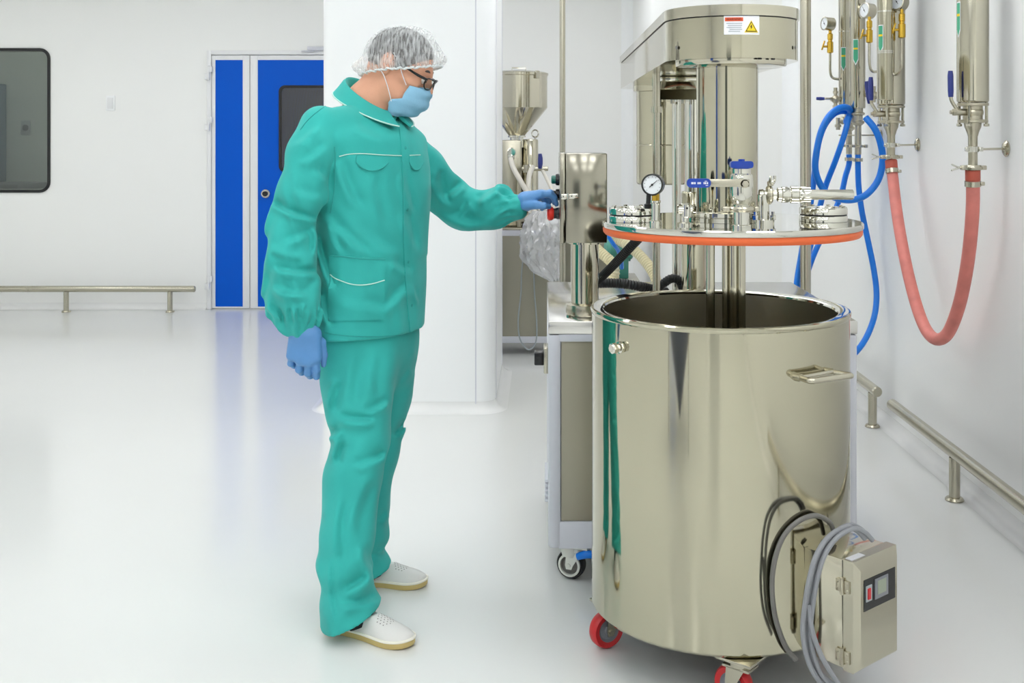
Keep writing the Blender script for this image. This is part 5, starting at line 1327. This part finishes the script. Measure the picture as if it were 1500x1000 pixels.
# ---- jacket
rng = np.random.RandomState(11)
def folds(X, Y, Z, amp, fu, fz, ph, warp=2.0):
    """soft cloth folds: ridged waves, bent by slower ones"""
    s = np.sin(fu[0]*X+fu[1]*Y+fz*Z+ph+warp*np.sin(5*X+7*Y+6*Z+ph*2)+.8*np.sin(17*X-11*Y+9*Z+ph))
    return amp*(np.abs(s)**1.3*np.sign(s))
def zz(py, d): return CAMH-(py-VY)/FPX*d
def xx(px, d): return (px-VX)/FPX*d
def creases(X, Y, Z, lst, dmax):
    """sewn-cloth folds: ridge beside valley along short strokes, on the side of the cloth nearer than dmax"""
    px = VX+FPX*X/Y; py = VY+FPX*(CAMH-Z)/Y
    o = 0
    for (x0, y0, x1, y1, amp, wd) in lst:
        dx, dy = x1-x0, y1-y0; L = math.hypot(dx, dy); ux, uy = dx/L, dy/L
        t = ((px-x0)*ux+(py-y0)*uy)/L
        s = ((px-x0)*-uy+(py-y0)*ux)+.10*L*(t-.5)**2*2
        e = np.exp(-(np.maximum(np.abs(t-.5)-.32, 0)/.16)**2)
        o = o+1.9*amp*e*(np.exp(-((s+wd*.55)/wd)**2)-np.exp(-((s-wd*.55)/wd)**2))
    return o*np.clip((dmax-Y)/.03, 0, 1)
CR_ARM = [(398, 300, 449, 321, .008, 6), (449, 321, 480, 320, .006, 5), (402, 396, 463, 402, .011, 6), (415, 356, 454, 341, .006, 7), (393, 446, 416, 470, .006, 4), (421, 450, 425, 474, .005, 3), (447, 446, 443, 468, .005, 3),
          (407, 452, 412, 472, .005, 3), (434, 452, 434, 472, .005, 3), (459, 372, 457, 334, .006, 6), (462, 250, 492, 272, .006, 7), (434, 214, 466, 180, .005, 8), (430, 280, 470, 290, .005, 8), (396, 372, 440, 384, -.006, 6), (400, 425, 452, 432, .006, 7), (440, 240, 478, 215, .004, 7)]
CR_TOR = [(494, 236, 522, 305, .007, 8), (461, 346, 488, 428, .008, 6), (476, 318, 538, 374, .007, 9), (588, 255, 602, 310, .006, 6), (590, 312, 608, 368, .006, 7), (605, 424, 618, 446, .006, 5), (556, 460, 598, 418, .006, 8), (500, 440, 560, 452, .005, 9), (545, 260, 560, 330, .005, 9), (470, 430, 482, 480, .005, 6), (520, 182, 560, 205, .004, 9), (482, 330, 500, 372, .005, 6), (575, 385, 600, 400, .005, 7), (515, 330, 575, 372, .004, 10)]
CR_FAR = [(655, 290, 680, 270, .009, 6), (700, 296, 729, 276, .010, 6), (671, 318, 688, 296, .007, 6), (728, 281, 747, 296, .006, 4), (645, 318, 730, 330, .006, 8), (632, 262, 655, 300, .007, 7), (712, 322, 738, 304, .007, 6), (640, 250, 648, 280, .006, 6)]
CR_LEG = [(494, 556, 483, 600, .007, 7), (498, 615, 548, 618, .009, 7), (536, 606, 570, 588, .007, 6), (500, 644, 489, 676, .008, 7), (521, 685, 566, 667, .007, 7), (506, 868, 543, 845, .008, 7), (500, 890, 556, 877, .008, 8), (482, 825, 489, 910, .004, 4), (520, 520, 512, 590, .006, 10), (540, 700, 515, 780, .006, 10), (478, 640, 500, 632, .008, 6), (500, 730, 494, 820, .005, 8), (530, 800, 545, 850, .006, 7), (552, 520, 545, 580, .005, 9)]
CR_LEG2 = [(536, 830, 552, 812, .003, 6), (585, 560, 600, 540, .005, 7), (580, 640, 596, 620, .007, 6), (556, 765, 568, 750, .004, 6), (552, 806, 566, 800, .003, 5), (590, 520, 606, 512, .005, 6)]
jrows = []
for (py, l, r, ru, rv, cy) in ((505, 470, 612, .205, .128, 3.42), (470, 466, 616, .208, .134, 3.42), (430, 467, 619, .205, .136, 3.42), (380, 470, 621, .198, .138, 3.42), (320, 473, 621, .20, .142, 3.42), (270, 472, 622, .205, .144, 3.42), (225, 470, 622, .205, .136, 3.42), (195, 474, 616, .19, .118, 3.42), (178, 487, 600, .125, .085, 3.42), (166, 502, 578, .075, .065, 3.42)):
    jrows.append((zz(py, 3.42), xx((l+r)/2, 3.42), cy, ru, rv))
Vn = elN-shN; Vf = elF-shF
def sleeve(X, Y, Z, pts, rad, k=.025): return chain(X, Y, Z, pts, rad, k)
nearP = [shN+np.array((.0, .02, .02)), PV(456, 225, 3.235), PV(442, 280, 3.22), PV(428, 338, 3.21), PV(424, 385, 3.20), PV(428, 430, 3.195), PV(436, 456, 3.19), PV(444, 474, 3.19)]
nearR = [.062, .066, .066, .066, .069, .072, .066, .042]
farP = [shF+np.array((-.01, .0, .0)), PV(622, 248, 3.64), PV(652, 288, 3.70), PV(676, 305, 3.72), PV(703, 306, 3.70), PV(728, 303, 3.675), PV(743, 303, 3.66), PV(755, 303.5, 3.648)]
farR = [.066, .066, .064, .066, .064, .059, .053, .041]
def jacket_sdf(X, Y, Z):
    t = column(X, Y, Z, jrows, R_, .012, 2.2)
    t = smin(t, chain(X, Y, Z, [shN+np.array((.02, .04, .005)), shN*.5+neck*.5+np.array((.0, .0, -.046)), neck-U_*.104-F_*.02, shF*.5+neck*.5+np.array((.0, .0, -.046)), shF+np.array((-.02, -.03, .0))], [.068, .068, .068, .066, .066], .05), .045)
    # hem flares slightly, body folds
    t = t+folds(X, Y, Z, .0035, (6, 10), 9, .4)+folds(X, Y, Z, .002, (22, 8), -13, 2.1)
    t = t+np.where(Z < 1.05, folds(X, Y, Z, .003, (20, -26), 5, 1.0, 1.2), 0)
    # drag lines from the armpit towards the waist
    n = sleeve(X, Y, Z, nearP, nearR)
    s = (zz(190, 3.2)-Z)
    n = n+.0042*np.sin(46*s+5*np.sin(9*X*4+3*Y)+18*(X+.65))*np.clip((s-.05)*6, 0, 1)+.004*np.sin(27*s-34*(X+.7)+2.2*np.sin(20*Y))*np.clip(s*4, 0, 1)
    ca = np.exp(-((Z-zz(462, 3.19))/.035)**2); ang = np.arctan2(Y-3.19, X-xx(438, 3.19))
    n = n+ca*.0055*np.sin(13*ang+1.5*np.sin(40*Z))
    t = t+creases(X, Y, Z, CR_TOR, 3.42)
    n = n+creases(X, Y, Z, CR_ARM, 3.215)
    d = smin(t, n, .009)
    f = sleeve(X, Y, Z, farP, farR)
    q = X*1.0
    f = f+.0055*np.sin(52*q+30*(Z-1.2)+2.5*np.sin(22*Z+9*Y))*np.clip((X+.42)*6, 0, 1)+.004*np.sin(31*q-60*(Z-1.2)+1.3*np.sin(30*Y))*np.clip((X+.42)*6, 0, 1)
    ca = np.exp(-((X-xx(742, 3.66))/.03)**2); ang = np.arctan2(Z-zz(303, 3.66), Y-3.66)
    f = f+ca*.005*np.sin(13*ang+1.5*np.sin(50*X))
    f = f+creases(X, Y, Z, CR_FAR, 3.70)
    d = smin(d, f, .02)
    # open neck
    d = smax(d, -cone(X, Y, Z, neck-F_*.005-U_*.075, neck+F_*.035+U_*.08, .060, .090), .01)
    return smax(d, .829-Z, .003)
JX = grid((-.84, -.05, .0055)); JY = grid((3.09, 3.83, .0065)); JZ = grid((.80, 1.56, .0055))
def hemcut(f, zc):
    return lambda X, Y, Z: smax(f(X, Y, Z), (zc-Z) - .0*X, .006)
jk, JV, JF = sdf_part('jacket', jacket_sdf, JX, JY, JZ, M['fabric'], it=1, label='green cotton work jacket')
bvh = BVHTree.FromPolygons([Vector(p) for p in JV], [tuple(int(i) for i in f) for f in JF])
CO = Vector((0, 0, CAMH))
def on_jacket(px, py, off=.002):
    d = (P(px, py, 1)-CO).normalized()
    h = bvh.ray_cast(CO, d)
    if h[0] is None: return None
    n = h[1]
    if n.dot(d) > 0: n = -n
    return h[0]+n*off
def line_on(pts, n=8, off=.0015):
    q = catmull([(x, y, 0) for x, y in pts], n)
    out = [on_jacket(p.x, p.y, off) for p in q]
    return [p for p in out if p is not None]
def patch_on(poly_fn, nu, nv, off0, off1):
    """thin cloth patch lying on the jacket; poly_fn(u, v) -> photograph point"""
    top = {}; m = MB(); ok = True
    for lay, off in ((0, off0), (1, off1)):
        for j in range(nv+1):
            for i in range(nu+1):
                x, y = poly_fn(i/nu, j/nv); p = on_jacket(x, y, off)
                if p is None: p = m.v[-1].copy() if m.v else Vector((0, 0, 0))
                m.v.append(p)
    n1 = nu+1; N = n1*(nv+1)
    for lay in (0, 1):
        for j in range(nv):
            for i in range(nu):
                a = lay*N+j*n1+i; q = (a, a+1, a+n1+1, a+n1); m.f.append(q if lay else q[::-1])
    bd = list(range(nu))+[j*n1+nu for j in range(nv)]+[nv*n1+i for i in range(nu, 0, -1)]+[j*n1 for j in range(nv, 0, -1)]
    for a, b in zip(bd, bd[1:]+bd[:1]): m.f.append((a, b, N+b, N+a))
    return m
# collar
cn = MB(); CC = neck-F_*.002+np.array((0, 0, .024)); nu = 64; gap = math.radians(14)
sect = [(-.004, -.034, 0), (0.0, .0, 0), (.006, .007, 0), (.014, .002, 0), (.028, -.016, 1), (.044, -.034, 1), (.041, -.037, 1), (.020, -.020, 1), (.008, -.004, 0), (.002, -.034, 0)]
for i in range(nu+1):
    a = gap+(2*PI-2*gap)*i/nu; ca, sa = math.cos(a), math.sin(a)
    fr_ = max(ca, 0)**2
    for (dr, dz, outer) in sect:
        k = 1+.35*fr_*outer
        rr = np.array((.074+dr*k, .070+dr*k))
        p = CC+F_*(rr[0]*ca)+R_*(rr[1]*sa)+U_*(-.052*ca-.004*fr_+dz*(1+.15*fr_))
        cn.v.append(Vector(p))
m_ = len(sect)
for i in range(nu):
    for k in range(m_): cn.f.append((i*m_+k, i*m_+(k+1) % m_, (i+1)*m_+(k+1) % m_, (i+1)*m_+k))
cn.f.append(tuple(range(m_))); cn.f.append(tuple(nu*m_+k for k in range(m_)))
col_ = part('collar', cn, M['fabric'], jk, 50)
part('collar_edge', MB().tube([cn.v[i*m_+5] for i in range(nu+1)], .0022, 8, 1), M['piping'], col_)
# yoke piping, placket, pockets
L = line_on([(497, 229), (510, 226), (530, 225), (560, 227), (590, 228), (615, 227)])
part('yoke_piping', MB().tube(L, .0016, 6, 1), M['piping'], jk, label='thin white piping across the chest')
def flap(l, r, yt, ym, nm):
    part(nm, patch_on(lambda u, v: (l+(r-l)*u, yt+(ym-yt)*v*(1-abs(2*u-1)**2.2*.55)), 12, 6, .0005, .0045), M['fabric'], jk)
    e = [(l+(r-l)*u, yt+(ym-yt)*(1-abs(2*u-1)**2.2*.55)) for u in np.linspace(0, 1, 9)]
    q = line_on(e, 3, .004)
    if len(q) > 3: part('flap_seam', MB().tube(q, .0016, 6, 1), M['fabricd'], jk)
flap(522, 568, 229, 250, 'pocket_flap')
flap(598, 619, 229, 249, 'pocket_flap')
part('placket', patch_on(lambda u, v: (583+16*v+u*11+2*math.sin(v*7), 172+320*v), 4, 48, .0004, .0036), M['fabric'], jk)
for v in (.14, .42, .66, .86):
    p = on_jacket(583+16*v+5.5+2*math.sin(v*7), 172+320*v, .0035)
    q = on_jacket(583+16*v+5.5+2*math.sin(v*7), 172+320*v, .006)
    if p and q: part('snap_button', MB().lathe([(.005, 0), (.005, .001), (.003, .002), (0, .002)], p, q-p, 12), M['fabricd'], jk)
part('waist_pocket', patch_on(lambda u, v: (484+80*u-3*v, 374+4*u+(96-6*u)*v), 14, 16, .0004, .0042), M['fabric'], jk)
part('pocket_seam', MB().tube(line_on([(484, 373.5), (510, 376), (540, 379), (563, 379.5)], 6, .0045), .0018, 6, 1), M['fabricd'], jk)
part('pocket_piping', MB().tube(line_on([(485, 402), (497, 409), (512, 415), (528, 417), (545, 415), (562, 410)], 6, .0052), .0016, 6, 1), M['piping'], jk, label='white piping on the waist pocket')
part('hem_seam', MB().tube(line_on([(474, 487), (500, 491), (540, 493), (580, 491), (608, 488)], 6, .0008), .0012, 6, 1), M['fabricd'], jk)
L = line_on([(490, 215), (491, 250), (489, 285), (484, 312)], 6, .0005)
if len(L) > 3: part('sleeve_seam', MB().tube(L, .0014, 6, 1), M['fabricd'], jk)
part('shoulder_seam', MB().tube(line_on([(507, 138), (490, 148), (470, 160), (452, 175), (440, 190)], 6, .0006), .0014, 6, 1), M['fabricd'], jk)
def cuff(p, q, r, name='cuff'):
    p = Vector(p); q = Vector(q); L_ = (q-p).length
    u, w_, a = frame(q-p); m = MB(); ns = 60; prof = [(r-.004, 0), (r+.004, .002), (r+.0065, L_*.3), (r+.0045, L_*.5), (r+.0065, L_*.75), (r+.003, L_), (r-.006, L_)]
    for (rr, h) in prof:
        for k_ in range(ns):
            t = 2*PI*k_/ns; e = rr+.0016*math.sin(17*t+h*60)
            m.v.append(p+a*h+(u*math.cos(t)+w_*math.sin(t))*e)
    for j in range(len(prof)-1):
        for k_ in range(ns): m.f.append((j*ns+k_, j*ns+(k_+1) % ns, (j+1)*ns+(k_+1) % ns, (j+1)*ns+k_))
    part(name, m, M['fabric'], jk, 60)
cuff(PV(443, 465, 3.19), PV(445, 478, 3.19), .036)
cuff(PV(749, 304, 3.653), PV(758, 302, 3.645), .034)

# ---- trousers
def rowsL(tab, d0, d1, y0, y1, rv):
    out = []
    for (py, l, r, *k) in tab:
        d = d0+(d1-d0)*(py-y0)/(y1-y0)
        v = k[0] if k else rv
        out.append((zz(py, d), xx((l+r)/2, d), d, (r-l)/2/FPX*d*1.01, v))
    return out
nearL = rowsL([(470, 474, 580, .085), (520, 471, 579, .09), (560, 470, 576, .095), (600, 477, 573, .10), (640, 484, 570, .095), (665, 481, 568, .095), (700, 473, 560, .098), (752, 470, 553, .10), (804, 467, 548, .10), (850, 468, 545, .10), (885, 470, 556, .105), (912, 472, 563, .11)], 3.37, 3.22, 480, 912, .1)
farL = rowsL([(470, 505, 608, .085), (520, 505, 610, .09), (560, 505, 606, .10), (600, 505, 599, .095), (628, 505, 591, .09), (676, 503, 583, .09), (700, 500, 576, .09), (750, 497, 571, .09), (790, 494, 567, .09), (806, 494, 562, .09), (822, 494, 570, .092), (838, 496, 574, .092)], 3.50, 3.57, 480, 838, .09)
XU = np.array((1., 0, 0))
def trouser_sdf(X, Y, Z):
    a = column(X, Y, Z, nearL, XU, .008, 2.2); b = column(X, Y, Z, farL, XU, .008, 2.2)
    def fo(s):
        z = Z*s
        return folds(X, Y, Z, .0032, (8, 5), 15, 1.3+s)+folds(X, Y, Z, .0025, (26, 12), -9, .3+s)
    a = a+fo(1.0)+.005*np.sin(38*Z+22*X+2*np.sin(9*X*3))*np.exp(-((Z-.50)/.10)**2)+.006*np.sin(60*Z-30*X+1.5*np.sin(30*X))*np.exp(-((Z-.16)/.09)**2)
    b = b+fo(.9)+.004*np.sin(55*Z+20*X)*np.exp(-((Z-.15)/.08)**2)
    a = a+creases(X, Y, Z, CR_LEG, 3.30); b = b+creases(X, Y, Z, CR_LEG2, 3.56)
    # slanted front hem: longer at the heel
    hemN = zz(916, 3.22)+np.clip((X-xx(486, 3.22))/.17, 0, 1)*.072
    a = smax(a, hemN-Z, .004)
    hemF = zz(838, 3.57)+np.clip((X-xx(540, 3.57))/.09, 0, 1)*.030
    b = smax(b, hemF-Z, .004)
    hip = column(X, Y, Z, [(zz(450, 3.42), xx(541, 3.42), 3.42, .18, .115), (zz(500, 3.42), xx(540, 3.42), 3.42, .185, .118), (zz(540, 3.42), xx(541, 3.42), 3.42, .155, .10), (zz(580, 3.42), xx(541, 3.42), 3.43, .10, .07)], R_, .03)
    d = smin(a, b, .012)
    return smin(d, hip, .03)
sdf_part('trousers', trouser_sdf, grid((-.76, -.30, .0055)), grid((3.03, 3.72, .0065)), grid((0.0, .90, .0055)), M['fabric'], it=1, label='green cotton work trousers')
# side seam of the near leg
# ---- shoes and socks
def shoe(heel, toe, width, nm):
    heel = np.array((*heel, 0)); toe = np.array((*toe, 0)); ax = toe-heel; L_ = np.linalg.norm(ax); f = ax/L_; s = np.array((f[1], -f[0], 0))
    out = [(0, -.50), (.04, -.72), (.14, -.80), (.30, -.74), (.48, -.76), (.66, -.95), (.78, -1.0), (.90, -.82), (.97, -.48), (1.0, 0), (.97, .5), (.90, .84), (.78, 1.0), (.66, .93), (.48, .74), (.30, .70), (.14, .76), (.04, .68), (0, .46)]
    C2 = catmull([(a*L_, b*width, 0) for a, b in out+[out[0]]], 4)[:-1]
    def pt(a, b, h): return Vector(heel+f*a+s*b+U_*h)
    ol = [(p.x, p.y) for p in C2]
    sc = lambda o, k: [((a-L_*.5)*k+L_*.5, b*k) for a, b in o]
    so_ = MB(); rings = [(.985, .001), (1.0, .004), (1.0, .015), (.975, .020)]
    n = len(ol)
    for k, h in rings:
        for a, b in sc(ol, k):
            lift = .006*max(0, (a/L_-.75)/.25)**2
            so_.v.append(pt(a, b, h+lift+(.005 if (a/L_ < .3 and h > .01) else 0)))
    for j in range(len(rings)-1):
        for i in range(n): so_.f.append((j*n+i, j*n+(i+1) % n, (j+1)*n+(i+1) % n, (j+1)*n+i))
    so_.f.append(tuple(range(n))); so_.f.append(tuple((len(rings)-1)*n+i for i in range(n)))
    sh = part('shoe', so_, M['sole'], person, 50, label=nm)
    wl_ = MB().tube([pt(a, b, .020+.006*max(0, (a/L_-.75)/.25)**2+(.005 if a/L_ < .3 else 0)) for a, b in sc(ol, .99)+[sc(ol, .99)[0]]], .0042, 8, 1)
    part('welt', wl_, M['welt'], sh)
    def up_sdf(X, Y, Z):
        a = (X-heel[0])*f[0]+(Y-heel[1])*f[1]; b = (X-heel[0])*s[0]+(Y-heel[1])*s[1]
        hN = smooth_interp(np.clip(a/L_, 0, 1), [0, .1, .25, .45, .6, .75, .9, 1.0], [.070, .080, .078, .080, .070, .056, .045, .032])
        wN = smooth_interp(np.clip(a/L_, 0, 1), [0, .06, .14, .30, .48, .66, .78, .90, .97, 1.0], [.40, .66, .76, .70, .73, .90, .955, .80, .5, .2])*width
        k = np.sqrt((b/wN)**2+(np.maximum(Z-.014, 0)/(hN-.014))**2.0)
        d = (k-1)*np.minimum(wN, hN-.014)*.7
        d = smax(d, np.maximum(-a, a-L_*.995), .01)
        d = smax(d, .016-Z, .003)
        # foot opening
        d = smax(d, -ell(a, b, Z, (L_*.32, 0, .090), (L_*.29, width*.66, .038)), .006)
        return d
    xlo, xhi = min(heel[0], toe[0])-.06, max(heel[0], toe[0])+.06; ylo, yhi = min(heel[1], toe[1])-.07, max(heel[1], toe[1])+.07
    V, Fc = nets(up_sdf, grid((xlo, xhi, .004)), grid((ylo, yhi, .004)), grid((.008, .10, .004))); V = relax(V, Fc, 2)
    part('upper', MBn(V, Fc), M['shoe'], sh, 0, label='off-white leather upper')
    bv = BVHTree.FromPolygons([Vector(p) for p in V], [tuple(int(i) for i in q) for q in Fc])
    pf = MB()
    for i in range(-3, 4):
        for j in range(5):
            if abs(i)+j > 5: continue
            for sgn in (0,):
                a = L_*(.60+.035*j+.012*abs(i)); b = i*width*.16
                h = bv.ray_cast(Vector(heel+f*a+s*b+U_*.2), Vector((0, 0, -1)))
                if h[0]: pf.lathe([(.0018, .0003), (.0012, .0006), (0, .0006)], h[0], h[1] if h[1].z > 0 else -h[1], 6)
    if pf.v:
        o = part('perforations', pf, M['dgrey'], sh); o['kind'] = 'stuff'
    return f, s, heel
hN_ = P(487, 919, 3.258); tN_ = P(607, 938, 3.13)
f1, s1, h1 = shoe((P(482, 917, 3.258).x, 3.262), (P(606, 940, 3.135).x, 3.128), .047, 'nearer gum-soled shoe')
f2, s2, h2 = shoe((P(505, 858, 3.57).x, 3.585), (P(627, 851, 3.57).x, 3.555), .045, 'farther gum-soled shoe')
for hh, ff, zt_ in ((h1, f1, .15), (h2, f2, .105)):
    b = hh+ff*(.088 if zt_ > .12 else .070)
    part('sock', MB().tube([Vector(b+U_*.028+ff*.030), Vector(b+U_*.06+ff*.016), Vector(b+U_*.085+ff*.006), Vector(b+U_*zt_-ff*.008)], [.040, .047, .046, .043], 24, 6), M['sock'], person)
